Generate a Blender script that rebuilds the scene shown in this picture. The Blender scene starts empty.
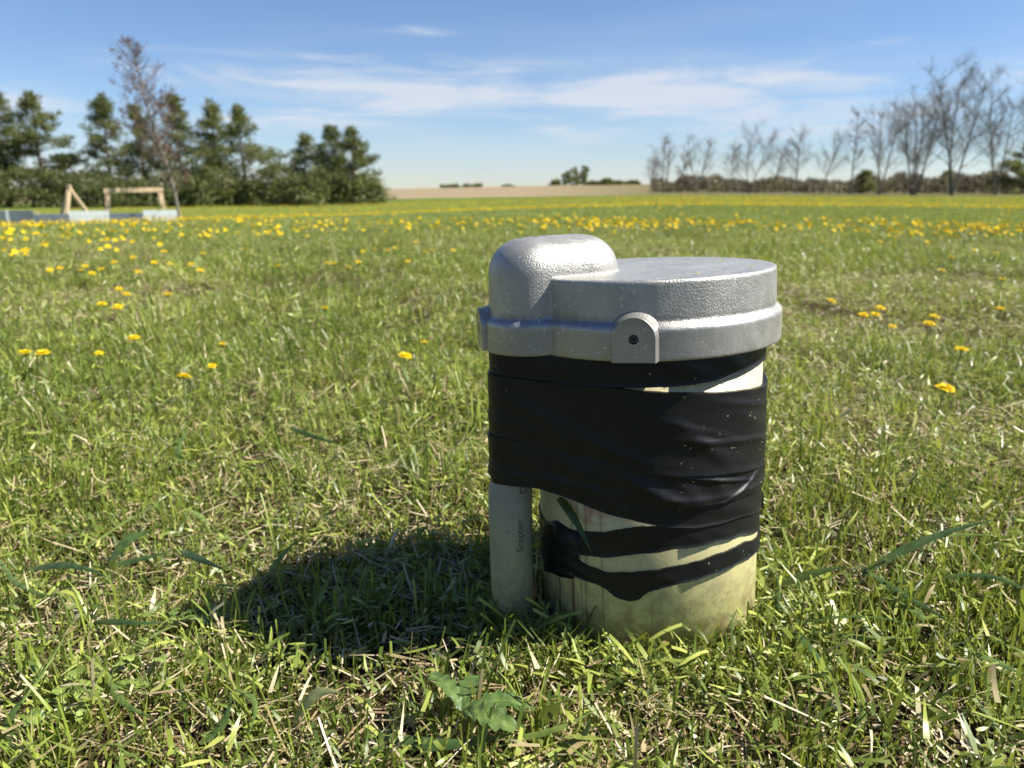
import bpy, bmesh, math, random
import numpy as np
from mathutils import Vector, Matrix

random.seed(7)
RNG = np.random.default_rng(11)
R = math.radians
S = bpy.context.scene
COL = S.collection

# ------------------------------------------------------------------ camera numbers
F = 742.0
H = 0.315
PITCH = math.atan(195.0 / F)
CAM = np.array([0.0, 0.0, H])
FWD = np.array([0.0, math.cos(PITCH), -math.sin(PITCH)])
UP = np.array([0.0, math.sin(PITCH), math.cos(PITCH)])


def ray(px, py):
    d = FWD + np.array([(px - 512) / F, 0, 0]) + UP * ((384 - py) / F)
    return d / np.linalg.norm(d)


# ------------------------------------------------------------------ terrain
def smooth(t):
    t = np.clip(t, 0, 1)
    return t * t * (3 - 2 * t)


def bumps(x, y):
    return (0.006 * np.sin(x * 5.1 + 1.3 * np.sin(y * 3.7)) + 0.006 * np.sin(y * 6.3 + 1.7 * np.sin(x * 4.1) + 2)
            + 0.004 * np.sin(x * 13.7 + 2.1) * np.sin(y * 12.1 + x * 3))


def terrain(x, y):
    x = np.asarray(x, float)
    y = np.asarray(y, float)
    d = np.hypot(x, y)
    az = np.degrees(np.arctan2(x, y))
    w = np.interp(az, [-180, -60, -35, -12, 0, 10.6, 35, 60, 180], [0.6, 1, 1, .78, .5, .28, .28, .3, .6])
    z = -0.85 * w * smooth((d - 3) / 27)
    z = z + bumps(x, y) * (1 + 0 * d) * np.clip(1.5 - d / 20, 0.2, 1)
    rise = np.interp(az, [-180, -40, -20, -9, 4, 9, 40, 180], [0, .3, .2, .3, 2.6, 3.2, 2.6, 0])
    z = z + (rise + .85 * w) * smooth((d - 120) / 380)
    # keep the soil level round the pipe, then let it fall away on the shadow side
    k = np.exp(-((x - 0.10) ** 2 + (y - 0.54) ** 2) / 0.05)
    z = z * (1 - 0.9 * k) - .021 * k
    z = z - 0.024 * smooth((0.02 - x) / 0.22) * np.clip(1.6 - d / 2.5, 0, 1)
    return z


_T = np.exp(np.linspace(math.log(0.2), math.log(900), 6000))


def ground_at(px, py, h=0.0):
    d = ray(px, py)
    p = CAM[None, :] + _T[:, None] * d[None, :]
    below = p[:, 2] < terrain(p[:, 0], p[:, 1]) + h
    i = int(np.argmax(below)) if below.any() else len(_T) - 1
    q = p[i]
    return float(q[0]), float(q[1])


# ------------------------------------------------------------------ small helpers
def tag(o, label=None, cat=None, group=None, kind=None):
    if label:
        o['label'] = label
    if cat:
        o['category'] = cat
    if group:
        o['group'] = group
    if kind:
        o['kind'] = kind
    return o


def empty(name, loc, rz=0.0):
    o = bpy.data.objects.new(name, None)
    o.empty_display_size = 0.05
    o.location = loc
    o.rotation_euler = (0, 0, rz)
    COL.objects.link(o)
    return o


def obj(name, mesh, mat=None, parent=None, smooth_=False):
    if isinstance(mesh, bmesh.types.BMesh):
        bm = mesh
        mesh = bpy.data.meshes.new(name)
        bm.to_mesh(mesh)
        bm.free()
    if mat is not None:
        for m in (mat if isinstance(mat, (list, tuple)) else [mat]):
            mesh.materials.append(m)
    if smooth_:
        mesh.polygons.foreach_set('use_smooth', [True] * len(mesh.polygons))
    o = bpy.data.objects.new(name, mesh)
    COL.objects.link(o)
    if parent:
        o.parent = parent
    return o


def copy_tree(src, parent=None):
    c = src.copy()
    COL.objects.link(c)
    c.parent = parent
    for ch in src.children:
        copy_tree(ch, c)
    return c


def np_mesh(name, V, Fc, tint=None, mat_idx=None):
    """V (n,3), Fc (m,k) equal-length faces; tint (n,4) point colour"""
    me = bpy.data.meshes.new(name)
    V = np.asarray(V, np.float32)
    Fc = np.asarray(Fc, np.int32)
    m, k = Fc.shape
    me.vertices.add(len(V))
    me.vertices.foreach_set('co', V.ravel())
    me.loops.add(m * k)
    me.loops.foreach_set('vertex_index', Fc.ravel())
    me.polygons.add(m)
    me.polygons.foreach_set('loop_start', np.arange(0, m * k, k, dtype=np.int32))
    if mat_idx is not None:
        me.polygons.foreach_set('material_index', np.asarray(mat_idx, np.int32))
    if tint is not None:
        a = me.color_attributes.new('tint', 'FLOAT_COLOR', 'POINT')
        a.data.foreach_set('color', np.asarray(tint, np.float32).ravel())
    me.update(calc_edges=True)
    return me


class MB:
    """collects polygons into one mesh"""
    def __init__(self):
        self.v, self.f = [], []

    def tube(self, pts, rad, sides=5, cap=True):
        n0 = len(self.v)
        pts = [Vector(p) for p in pts]
        prev = None
        for i, p in enumerate(pts):
            a = pts[max(i - 1, 0)]
            b = pts[min(i + 1, len(pts) - 1)]
            t = (b - a)
            if t.length < 1e-9:
                t = Vector((0, 0, 1))
            t.normalize()
            if prev is None:
                u = t.orthogonal().normalized()
            else:
                u = (prev - t * prev.dot(t))
                u = u.normalized() if u.length > 1e-6 else t.orthogonal().normalized()
            prev = u
            w = t.cross(u)
            r = rad[i]
            for k in range(sides):
                an = 2 * math.pi * k / sides
                q = p + (u * math.cos(an) + w * math.sin(an)) * r
                self.v.append((q.x, q.y, q.z))
        for i in range(len(pts) - 1):
            for k in range(sides):
                k2 = (k + 1) % sides
                a = n0 + i * sides
                self.f.append((a + k, a + k2, a + sides + k2, a + sides + k))
        if cap:
            self.f.append(tuple(n0 + k for k in reversed(range(sides))))
            e = n0 + (len(pts) - 1) * sides
            self.f.append(tuple(e + k for k in range(sides)))

    def box(self, c, s, M=None):
        n0 = len(self.v)
        for dx in (-.5, .5):
            for dy in (-.5, .5):
                for dz in (-.5, .5):
                    p = Vector((c[0] + dx * s[0], c[1] + dy * s[1], c[2] + dz * s[2]))
                    if M is not None:
                        p = M @ p
                    self.v.append((p.x, p.y, p.z))
        for f in ((0, 1, 3, 2), (4, 6, 7, 5), (0, 4, 5, 1), (2, 3, 7, 6), (0, 2, 6, 4), (1, 5, 7, 3)):
            self.f.append(tuple(n0 + i for i in f))

    def bar(self, a, b, w, t):
        a, b = Vector(a), Vector(b)
        d = b - a
        z = d.normalized()
        x = z.cross(Vector((0, 1, 0)))
        x = x.normalized() if x.length > 1e-4 else Vector((1, 0, 0))
        y = z.cross(x)
        M = Matrix((x, y, z)).transposed().to_4x4()
        M.translation = (a + b) / 2
        self.box((0, 0, 0), (w, t, d.length), M)

    def build(self, name, mat, parent=None, sm=False):
        me = bpy.data.meshes.new(name)
        me.from_pydata(self.v, [], self.f)
        me.update()
        return obj(name, me, mat, parent, sm)


# ------------------------------------------------------------------ materials
class NT:
    def __init__(self, name):
        self.m = bpy.data.materials.new(name)
        self.m.use_nodes = True
        self.t = self.m.node_tree
        self.t.nodes.clear()
        self.out = self.n('ShaderNodeOutputMaterial')

    def n(self, typ, **kw):
        nd = self.t.nodes.new(typ)
        for k, v in kw.items():
            if k.startswith('_'):
                setattr(nd, k[1:], v)
            else:
                key = k.replace('__', ' ')
                sock = nd.inputs[int(key[1:])] if key[0] == 'i' and key[1:].isdigit() else nd.inputs[key]
                if isinstance(v, bpy.types.NodeSocket):
                    self.t.links.new(v, sock)
                else:
                    sock.default_value = v
        return nd

    def link(self, a, b):
        self.t.links.new(a, b)

    def noise(self, scale, detail=3, rough=.5, vec=None, **kw):
        nd = self.n('ShaderNodeTexNoise', Scale=scale, Detail=detail, Roughness=rough, **kw)
        if vec is not None:
            self.link(vec, nd.inputs['Vector'])
        return nd.outputs['Fac']

    def ramp(self, fac, stops, interp='LINEAR'):
        nd = self.n('ShaderNodeValToRGB')
        nd.color_ramp.interpolation = interp
        el = nd.color_ramp.elements
        while len(el) < len(stops):
            el.new(0.5)
        for e, (p, c) in zip(el, stops):
            e.position = p
            e.color = (c[0], c[1], c[2], 1) if not isinstance(c, (int, float)) else (c, c, c, 1)
        self.link(fac, nd.inputs['Fac'])
        return nd.outputs['Color']

    def mix(self, fac, a, b, mode='MIX'):
        nd = self.t.nodes.new('ShaderNodeMix')
        nd.data_type = 'RGBA'
        nd.blend_type = mode
        for v, s in ((fac, nd.inputs[0]), (a, nd.inputs[6]), (b, nd.inputs[7])):
            if isinstance(v, bpy.types.NodeSocket):
                self.link(v, s)
            elif isinstance(v, (int, float)):
                s.default_value = v
            else:
                s.default_value = (v[0], v[1], v[2], 1)
        return nd.outputs[2]

    def math(self, op, a, b=0.0, c=None):
        nd = self.n('ShaderNodeMath', _operation=op)
        for i, v in enumerate((a, b, c)):
            if v is None:
                continue
            if isinstance(v, bpy.types.NodeSocket):
                self.link(v, nd.inputs[i])
            else:
                nd.inputs[i].default_value = v
        return nd.outputs[0]

    def maprange(self, v, a, b, c=0.0, d=1.0, smoothstep=False):
        nd = self.n('ShaderNodeMapRange', Value=v)
        if smoothstep:
            nd.interpolation_type = 'SMOOTHSTEP'
        nd.inputs[1].default_value = a
        nd.inputs[2].default_value = b
        nd.inputs[3].default_value = c
        nd.inputs[4].default_value = d
        return nd.outputs[0]

    def bump(self, h, strength, dist=0.001):
        return self.n('ShaderNodeBump', Height=h, Strength=strength, Distance=dist).outputs[0]

    def principled(self, **kw):
        return self.n('ShaderNodeBsdfPrincipled', **kw)

    def done(self, shader):
        self.link(shader, self.out.inputs['Surface'])
        return self.m


def leaf_material(name, stops, straw=None, transl=0.30, rough=.40, spec=.4, obj_var=.25, patch=True, tgreen=.55):
    """tint attribute: r = random per blade, g = along the blade, b = 1 where dry"""
    t = NT(name)
    at = t.n('ShaderNodeAttribute', _attribute_name='tint')
    sep = t.n('ShaderNodeSeparateColor', Color=at.outputs['Color'])
    info = t.n('ShaderNodeObjectInfo')
    v = t.math('ADD', sep.outputs[0], t.math('MULTIPLY', t.math('SUBTRACT', info.outputs['Random'], .5), obj_var))
    if patch:
        geo = t.n('ShaderNodeNewGeometry')
        pn = t.noise(1.3, 3, .6, geo.outputs['Position'])
        v = t.math('ADD', v, t.maprange(pn, .3, .7, -.22, .22))
    c = t.ramp(v, stops)
    c = t.mix(t.maprange(sep.outputs[1], 0, .5, .55, 0), c, (.26, .27, .09))
    if straw:
        sc = t.ramp(sep.outputs[0], straw)
        c = t.mix(sep.outputs[2], c, sc)
    p = t.principled(Base__Color=c, Roughness=rough)
    p.inputs['Specular IOR Level'].default_value = spec
    tg = t.math('MULTIPLY', t.math('SUBTRACT', 1.0, sep.outputs[2]), tgreen)
    tr = t.n('ShaderNodeBsdfTranslucent', Color=t.mix(tg, c, (.45, .50, .06), 'MIX'))
    mx = t.n('ShaderNodeMixShader', Fac=transl)
    t.link(p.outputs[0], mx.inputs[1])
    t.link(tr.outputs[0], mx.inputs[2])
    return t.done(mx.outputs[0])


STRAW = [(0, (.20, .14, .07)), (.4, (.36, .27, .14)), (.75, (.52, .43, .26)), (1, (.68, .60, .42))]
M_GRASS = leaf_material('lawn_grass', [(0, (.045, .075, .014)), (.35, (.115, .170, .026)), (.7, (.245, .30, .045)), (1, (.44, .47, .11))], STRAW)
M_BROAD = leaf_material('broad_blade', [(0, (.035, .075, .026)), (.5, (.09, .15, .048)), (1, (.24, .31, .08))], STRAW, transl=.25, rough=.38, patch=False, obj_var=.1)
def broad_detail(m):
    nt_ = m.node_tree
    N_ = nt_.nodes
    p_ = next(n for n in N_ if n.type == 'BSDF_PRINCIPLED')
    src = p_.inputs['Base Color'].links[0].from_socket
    tc = N_.new('ShaderNodeTexCoord')
    nz = N_.new('ShaderNodeTexNoise')
    nz.inputs['Scale'].default_value = 160
    nz.inputs['Detail'].default_value = 4
    nt_.links.new(tc.outputs['Object'], nz.inputs['Vector'])
    rp = N_.new('ShaderNodeValToRGB')
    rp.color_ramp.elements[0].position, rp.color_ramp.elements[0].color = .35, (.55, .6, .5, 1)
    rp.color_ramp.elements[1].position, rp.color_ramp.elements[1].color = .65, (1.2, 1.15, 1.0, 1)
    nt_.links.new(nz.outputs['Fac'], rp.inputs['Fac'])
    mx_ = N_.new('ShaderNodeMix')
    mx_.data_type, mx_.blend_type = 'RGBA', 'MULTIPLY'
    mx_.inputs[0].default_value = 1
    nt_.links.new(src, mx_.inputs[6])
    nt_.links.new(rp.outputs[0], mx_.inputs[7])
    nt_.links.new(mx_.outputs[2], p_.inputs['Base Color'])
    bp = N_.new('ShaderNodeBump')
    bp.inputs['Strength'].default_value = .35
    bp.inputs['Distance'].default_value = .0006
    nt_.links.new(nz.outputs['Fac'], bp.inputs['Height'])
    nt_.links.new(bp.outputs[0], p_.inputs['Normal'])


broad_detail(M_BROAD)
M_NEEDLE = leaf_material('conifer_foliage', [(0, (.045, .06, .022)), (.5, (.105, .12, .04)), (1, (.20, .205, .07))], transl=.3, rough=.6, patch=False, obj_var=.3, tgreen=.3)
M_REDLEAF = leaf_material('dry_red_foliage', [(0, (.09, .045, .032)), (.5, (.15, .075, .05)), (1, (.20, .13, .07))], transl=.25, rough=.7, patch=False, tgreen=0)
M_BRUSH = leaf_material('brush', [(0, (.085, .065, .04)), (.35, (.15, .122, .075)), (.7, (.105, .108, .048)), (1, (.30, .24, .155))], transl=.2, rough=.7, patch=True, tgreen=0)


def simple(name, col, rough=.6, metallic=0, nscale=None, namp=.25, bump=0, bscale=50, spec=.5):
    t = NT(name)
    c = col
    co = t.n('ShaderNodeTexCoord').outputs['Object']
    if nscale:
        nz = t.noise(nscale, 4, .6, co)
        c = t.mix(t.maprange(nz, .3, .7, 0, 1), tuple(x * (1 - namp) for x in col), tuple(min(1, x * (1 + namp)) for x in col))
    p = t.principled(Roughness=rough, Metallic=metallic)
    p.inputs['Specular IOR Level'].default_value = spec
    if isinstance(c, bpy.types.NodeSocket):
        t.link(c, p.inputs['Base Color'])
    else:
        p.inputs['Base Color'].default_value = (*c, 1)
    if bump:
        t.link(t.bump(t.noise(bscale, 4, .6, co), bump), p.inputs['Normal'])
    return t.done(p.outputs[0])


M_BARK = simple('bark', (.115, .10, .085), .9, nscale=2.5, namp=.4)
M_TWIG = simple('twig', (.20, .165, .13), .9, nscale=1.5, namp=.3)
M_PINEBARK = simple('pine_bark', (.10, .075, .055), .9, nscale=3, namp=.3)
M_LUMBER = simple('lumber', (.56, .42, .25), .7, nscale=6, namp=.25)
M_WHITE = simple('white_paint', (.56, .59, .60), .5, nscale=4, namp=.06)
M_BLUE = simple('slate_blue_paint', (.12, .145, .18), .5, nscale=4, namp=.2)
M_PETAL = None
t = NT('dandelion_petal')
at = t.n('ShaderNodeAttribute', _attribute_name='tint')
sp = t.n('ShaderNodeSeparateColor', Color=at.outputs['Color'])
c = t.ramp(sp.outputs[0], [(0, (.66, .40, .004)), (.5, (.74, .54, .006)), (1, (.78, .63, .015))])
p = t.principled(Base__Color=c, Roughness=.6)
p.inputs['Specular IOR Level'].default_value = .2
tr = t.n('ShaderNodeBsdfTranslucent', Color=(.80, .58, .01, 1))
mx = t.n('ShaderNodeMixShader', Fac=.3)
t.link(p.outputs[0], mx.inputs[1])
t.link(tr.outputs[0], mx.inputs[2])
M_PETAL = t.done(mx.outputs[0])
M_STEM = simple('dandelion_stem', (.16, .22, .07), .5)

# lawn soil
t = NT('lawn_soil')
geo = t.n('ShaderNodeNewGeometry').outputs['Position']
n1 = t.noise(3.0, 5, .65, geo)
n2 = t.noise(220, 4, .7, geo)
n3 = t.noise(.35, 4, .6, geo)
soil = t.mix(n2, (.02, .015, .009), (.08, .06, .035))
green = t.mix(n3, (.075, .115, .028), (.15, .19, .05))
green = t.mix(t.maprange(n1, .35, .65), green, (.10, .15, .035))
dist = t.n('ShaderNodeVectorMath', _operation='LENGTH')
t.link(geo, dist.inputs[0])
c = t.mix(t.maprange(dist.outputs['Value'], 2.5, 9, 0, 1), soil, green)
p = t.principled(Base__Color=c, Roughness=.95)
p.inputs['Specular IOR Level'].default_value = 0
t.link(t.bump(n2, .8, .004), p.inputs['Normal'])
M_SOIL = t.done(p.outputs[0])

# far stubble field
t = NT('stubble_field')
geo = t.n('ShaderNodeNewGeometry').outputs['Position']
mp = t.n('ShaderNodeMapping', Vector=geo, Scale=(.004, .02, .02))
n1 = t.noise(1.0, 5, .6, mp.outputs[0])
n2 = t.noise(.6, 4, .7, geo)
c = t.mix(t.maprange(n1, .35, .65), (.185, .150, .092), (.27, .222, .145))
c = t.mix(t.maprange(n2, .3, .7, 0, .4), c, (.20, .155, .10))
sxy = t.n('ShaderNodeSeparateXYZ', Vector=geo)
rat = t.math('DIVIDE', sxy.outputs[0], t.math('MAXIMUM', sxy.outputs[1], 1.0))
rat = t.math('ADD', rat, t.math('MULTIPLY', t.math('SUBTRACT', n1, .5), .12))
c = t.mix(t.maprange(rat, .02, .20), c, (.13, .115, .06))
p = t.principled(Base__Color=c, Roughness=.95)
p.inputs['Specular IOR Level'].default_value = 0
M_FIELD = t.done(p.outputs[0])
# cast aluminium cap (coordinates local to the pipe)
def metal(name, brushed):
    t = NT(name)
    co = t.n('ShaderNodeTexCoord').outputs['Object']
    big = t.noise(22, 4, .6, co)
    fine = t.noise(1500, 3, .6, co)
    mid = t.noise(800, 3, .6, co)
    c = t.mix(t.maprange(big, .3, .7), (.305, .295, .265), (.42, .41, .375))
    pits = t.n('ShaderNodeTexVoronoi', Scale=95.0, Vector=co)
    pm = t.maprange(pits.outputs['Distance'], .05, .11, 1, 0)
    sel = t.maprange(t.n('ShaderNodeSeparateColor', Color=pits.outputs['Color']).outputs[0], .93, .94, 0, 1)
    pm = t.math('MULTIPLY', pm, sel)
    c = t.mix(t.math('MULTIPLY', pm, .8), c, (.06, .055, .05))
    sx = t.n('ShaderNodeSeparateXYZ', Vector=co)
    # blue marker line along the ledge beside the boss
    zb = t.math('ABSOLUTE', t.math('SUBTRACT', sx.outputs[2], t.math('ADD', .2318, t.math('MULTIPLY', t.math('SUBTRACT', big, .5), .006))))
    bm_ = t.math('MULTIPLY', t.maprange(zb, .0008, .0026, 1, 0), t.maprange(sx.outputs[0], -.038, -.030, 1, 0))
    bm_ = t.math('MULTIPLY', bm_, t.maprange(big, .3, .6, .1, .7))
    c = t.mix(bm_, c, (.16, .18, .36))
    # grime in the seams, oxide blotches and fine scratches
    ox = t.noise(48, 5, .7, co)
    c = t.mix(t.maprange(ox, .52, .72, 0, .45), c, (.24, .23, .205))
    sm = t.n('ShaderNodeMapping', Vector=co, Scale=(1, .12, 1), Rotation=(0, 0, .7))
    sc_ = t.noise(420, 2, .5, sm.outputs[0])
    c = t.mix(t.maprange(sc_, .66, .70, 0, .5), c, (.72, .71, .69))
    seam = t.math('MULTIPLY', t.maprange(t.math('ABSOLUTE', t.math('SUBTRACT', sx.outputs[2], .2345)), .0005, .0035, 1, 0), t.maprange(ox, .4, .6, .1, .6))
    c = t.mix(seam, c, (.15, .14, .12))
    p = t.principled(Base__Color=c, Metallic=.62)
    if brushed:
        mp = t.n('ShaderNodeMapping', Vector=co, Scale=(1, 1, .06))
        br = t.noise(2600, 2, .6, mp.outputs[0])
        t.link(t.maprange(br, .3, .7, .32, .44), p.inputs['Roughness'])
        t.link(t.bump(br, .2, .0001), p.inputs['Normal'])
    else:
        # wall of the disc and the boss are rough sand-cast, tops are smoother
        g = t.n('ShaderNodeNewGeometry')
        nz = t.n('ShaderNodeSeparateXYZ', Vector=g.outputs['Normal']).outputs[2]
        topm = t.maprange(nz, .6, .95, 0, 1)
        swirl = t.n('ShaderNodeTexNoise', Scale=30.0, Detail=3.0, Distortion=2.5)
        t.link(t.n('ShaderNodeMapping', Vector=co, Scale=(1, 3, 1)).outputs[0], swirl.inputs['Vector'])
        rr = t.math('ADD', t.maprange(swirl.outputs['Fac'], .35, .65, .36, .50), t.math('MULTIPLY', topm, .02))
        t.link(rr, p.inputs['Roughness'])
        flz = t.maprange(sx.outputs[2], .228, .232, .3, 1)
        hh = t.math('ADD', t.math('MULTIPLY', mid, 1.0), t.math('MULTIPLY', fine, .4))
        b = t.n('ShaderNodeBump', Height=hh, Distance=.0012)
        st = t.math('MULTIPLY', t.maprange(topm, 0, 1, .50, .20), flz)
        t.link(st, b.inputs['Strength'])
        t.link(b.outputs[0], p.inputs['Normal'])
    return t.done(p.outputs[0])


M_CAP = metal('cast_aluminium', False)
M_LUG = metal('machined_aluminium', True)
M_SCREW = simple('dark_screw', (.08, .08, .085), .4, 1.0)

# PVC pipe
def pvc(name, base, streaks):
    t = NT(name)
    co = t.n('ShaderNodeTexCoord').outputs['Object']
    sx = t.n('ShaderNodeSeparateXYZ', Vector=co)
    big = t.noise(30, 4, .6, co)
    c = t.mix(t.maprange(big, .3, .7), tuple(b * .93 for b in base), base)
    alg = t.math('MULTIPLY', t.maprange(sx.outputs[2], .02, .10, 1, 0), t.maprange(big, .25, .7, .4, .95))
    c = t.mix(t.math('MULTIPLY', alg, .75), c, (.50, .48, .16))  # algae tint towards the foot, with the grass's yellow reflection painted in
    spk = t.noise(420, 3, .7, co)
    c = t.mix(t.math('MULTIPLY', t.maprange(spk, .60, .70), .55), c, (.14, .11, .06))
    mud = t.math('MULTIPLY', t.maprange(sx.outputs[2], -.01, .075, 1, 0), t.maprange(t.noise(85, 5, .75, co), .42, .60, .05, .95))
    c = t.mix(mud, c, (.17, .13, .06))
    if streaks:
        mp = t.n('ShaderNodeMapping', Vector=co, Scale=(1, 1, .035))
        st = t.noise(150, 2, .5, mp.outputs[0])
        m = t.math('MULTIPLY', t.maprange(st, .57, .63), t.math('MULTIPLY', t.maprange(sx.outputs[0], -.035, -.06, 0, 1), t.maprange(sx.outputs[2], .02, .05, .4, 1)))
        c = t.mix(t.math('MULTIPLY', m, .8), c, (.15, .055, .03))
        ang = t.math('ARCTAN2', sx.outputs[1], sx.outputs[0])
        for a_, w_, z1_, st_ in ((-2.62, .020, .075, .8), (-2.43, .026, .085, .9), (-2.28, .014, .055, .6), (-2.12, .012, .10, .5), (-1.7, .010, .06, .35)):
            g_ = t.maprange(t.math('ABSOLUTE', t.math('SUBTRACT', t.math('ADD', ang, t.math('MULTIPLY', t.math('SUBTRACT', big, .5), .05)), a_)), w_ * .3, w_, 1, 0)
            g_ = t.math('MULTIPLY', g_, t.maprange(sx.outputs[2], z1_ - .01, z1_ + .01, st_, 0))
            c = t.mix(t.math('MULTIPLY', g_, t.maprange(t.noise(90, 3, .6, co), .3, .5, .4, 1)), c, (.12, .05, .03))
        # reddish glue smear under the tape
        d1 = t.n('ShaderNodeVectorMath', _operation='DISTANCE')
        t.link(co, d1.inputs[0])
        d1.inputs[1].default_value = (-.055, -.064, .105)
        sm = t.math('MULTIPLY', t.maprange(d1.outputs['Value'], .012, .026, 1, 0), t.maprange(t.noise(110, 4, .7, co), .42, .60))
        c = t.mix(t.math('MULTIPLY', sm, .8), c, (.30, .12, .07))
    scf = t.noise(260, 3, .6, t.n('ShaderNodeMapping', Vector=co, Scale=(1, 1, .25), Rotation=(.4, .3, 0)).outputs[0])
    c = t.mix(t.maprange(scf, .64, .70, 0, .6), c, tuple(b * .45 for b in base))
    p = t.principled(Base__Color=c, Roughness=.55)
    t.link(t.bump(t.noise(300, 3, .6, co), .15, .0006), p.inputs['Normal'])
    return t.done(p.outputs[0])


M_PVC = pvc('cream_plastic', (.47, .42, .24), True)
M_CONDUIT = pvc('grey_plastic', (.235, .235, .205), False)
M_INK = simple('ink', (.03, .03, .035), .6)

t = NT('black_tape')
co = t.n('ShaderNodeTexCoord').outputs['Object']
uvs = t.n('ShaderNodeUVMap', _uv_map='UVMap').outputs[0]
vo = t.n('ShaderNodeTexVoronoi', Scale=170.0, Vector=co)
vs = t.n('ShaderNodeSeparateColor', Color=vo.outputs['Color']).outputs[0]
spk = t.math('MULTIPLY', t.maprange(vo.outputs['Distance'], .09, .15, 1, 0), t.maprange(vs, .90, .91))
spk = t.math('MULTIPLY', spk, t.maprange(t.noise(18, 3, .6, co), .42, .60))
dust = t.math('MULTIPLY', t.maprange(t.noise(60, 5, .7, co), .5, .75), .05)
c = t.mix(dust, (.006, .0062, .007), (.10, .095, .09))
c = t.mix(t.math('MULTIPLY', spk, .8), c, (.36, .33, .24))
p = t.principled(Base__Color=c, Roughness=.47)
p.inputs['Specular IOR Level'].default_value = .28
wv = t.n('ShaderNodeTexWave', Scale=260.0, Distortion=.6, _wave_type='BANDS', _bands_direction='X')
t.link(uvs, wv.inputs['Vector'])
hh = t.math('ADD', t.math('MULTIPLY', wv.outputs['Fac'], .12), t.noise(90, 4, .6, co))
t.link(t.bump(hh, .28, .0012), p.inputs['Normal'])
M_TAPE = t.done(p.outputs[0])

# ------------------------------------------------------------------ world, sun, camera
SUN_AZ = R(-3)      # from +X, negative towards the camera
SUN_EL = R(48)
w = bpy.data.worlds.new('World')
S.world = w
w.use_nodes = True
nt = w.node_tree
nt.nodes.clear()


class WT(NT):
    def __init__(self, tree):
        self.t = tree


t = WT(nt)
sky = nt.nodes.new('ShaderNodeTexSky')
sky.sky_type = 'NISHITA'
sky.sun_disc = False
sky.sun_elevation = SUN_EL
sky.sun_rotation = R(90) - SUN_AZ
sky.air_density = 1.0
sky.dust_density = 0.0
sky.ozone_density = 2.5
sky.altitude = 600
co = t.n('ShaderNodeTexCoord').outputs['Generated']
sx = t.n('ShaderNodeSeparateXYZ', Vector=co)
el = t.math('MULTIPLY', t.math('ARCSINE', sx.outputs[2]), 180 / math.pi)
azd = t.math('MULTIPLY', t.math('ARCTAN2', sx.outputs[0], sx.outputs[1]), 180 / math.pi)
cb = t.n('ShaderNodeCombineXYZ', X=t.math('MULTIPLY', azd, .10), Y=t.math('MULTIPLY', el, .72), Z=3.7)
n1 = t.n('ShaderNodeTexNoise', Scale=1.0, Detail=7.0, Roughness=.58, Distortion=.7, Vector=cb.outputs[0]).outputs['Fac']
cb2 = t.n('ShaderNodeCombineXYZ', X=t.math('MULTIPLY', azd, .05), Y=t.math('MULTIPLY', el, .3), Z=9.2)
n2 = t.n('ShaderNodeTexNoise', Scale=1.0, Detail=4.0, Roughness=.5, Vector=cb2.outputs[0]).outputs['Fac']


def streak(a0, e0, sa, se, slope=0.0):
    da = t.math('SUBTRACT', azd, a0)
    de = t.math('SUBTRACT', t.math('SUBTRACT', el, e0), t.math('MULTIPLY', da, slope))
    q = t.math('ADD', t.math('POWER', t.math('ABSOLUTE', t.math('DIVIDE', da, sa)), 2.0), t.math('POWER', t.math('ABSOLUTE', t.math('DIVIDE', de, se)), 2.0))
    return t.math('EXPONENT', t.math('MULTIPLY', q, -1.0))


CL = [(-8, 6.9, 18, 2.1, -.02, .60), (13, 6.6, 17, 2.0, 0, .68), (20, 4.9, 10, 1.6, .03, .55), (-15, 4.9, 6.5, .9, 0, .62),
      (-7, 10.6, 4.5, .45, -.01, .55), (-14, 7.6, 7, .8, -.12, .3), (5, 3.9, 7, .8, .02, .42), (29, 6.3, 7, 1.6, .05, .40), (-33, 5.2, 5, 1.2, 0, .5),
      (60, 8, 25, 3, 0, .6), (-75, 9, 25, 3, 0, .6), (26, 9.3, 3, .4, .05, .3)]
mask = None
for a0, e0, sa, se, sl, amp in CL:
    s = t.math('MULTIPLY', streak(a0, e0, sa, se, sl), amp)
    mask = s if mask is None else t.math('MAXIMUM', mask, s)
dens = t.math('ADD', mask, t.math('MULTIPLY', t.math('SUBTRACT', n1, .5), 1.9))
dens = t.math('MULTIPLY', t.maprange(dens, .05, 1.0, 0, 1, True), t.maprange(mask, .05, .3, 0, 1))
veil = t.math('MULTIPLY', t.maprange(n2, .4, .75), t.math('MULTIPLY', t.maprange(el, 15, 3, 0, .32), t.maprange(el, -.5, 1, 0, 1)))
dens = t.math('MINIMUM', t.math('ADD', dens, veil), .78)
tint = t.ramp(t.maprange(el, 0, 16), [(0, (.80, .87, 1.06)), (.35, (.87, .96, 1.13)), (1, (.92, 1.02, 1.16))])
skyc = t.mix(1.0, sky.outputs[0], tint, 'MULTIPLY')
mixc = t.mix(dens, skyc, (6.6, 6.9, 7.5))
bg = nt.nodes.new('ShaderNodeBackground')
nt.links.new(mixc, bg.inputs['Color'])
bg.inputs['Strength'].default_value = 0.05
wo = nt.nodes.new('ShaderNodeOutputWorld')
nt.links.new(bg.outputs[0], wo.inputs['Surface'])

sun = bpy.data.lights.new('sun', 'SUN')
sun.energy = 5.0
sun.angle = R(.53)
sun.color = (1, .95, .87)
so = bpy.data.objects.new('sun', sun)
COL.objects.link(so)
sd = Vector((math.cos(SUN_EL) * math.cos(SUN_AZ), math.cos(SUN_EL) * math.sin(SUN_AZ), math.sin(SUN_EL)))
so.rotation_euler = (-sd).to_track_quat('-Z', 'Y').to_euler()
so.location = (5, -2, 8)

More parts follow.
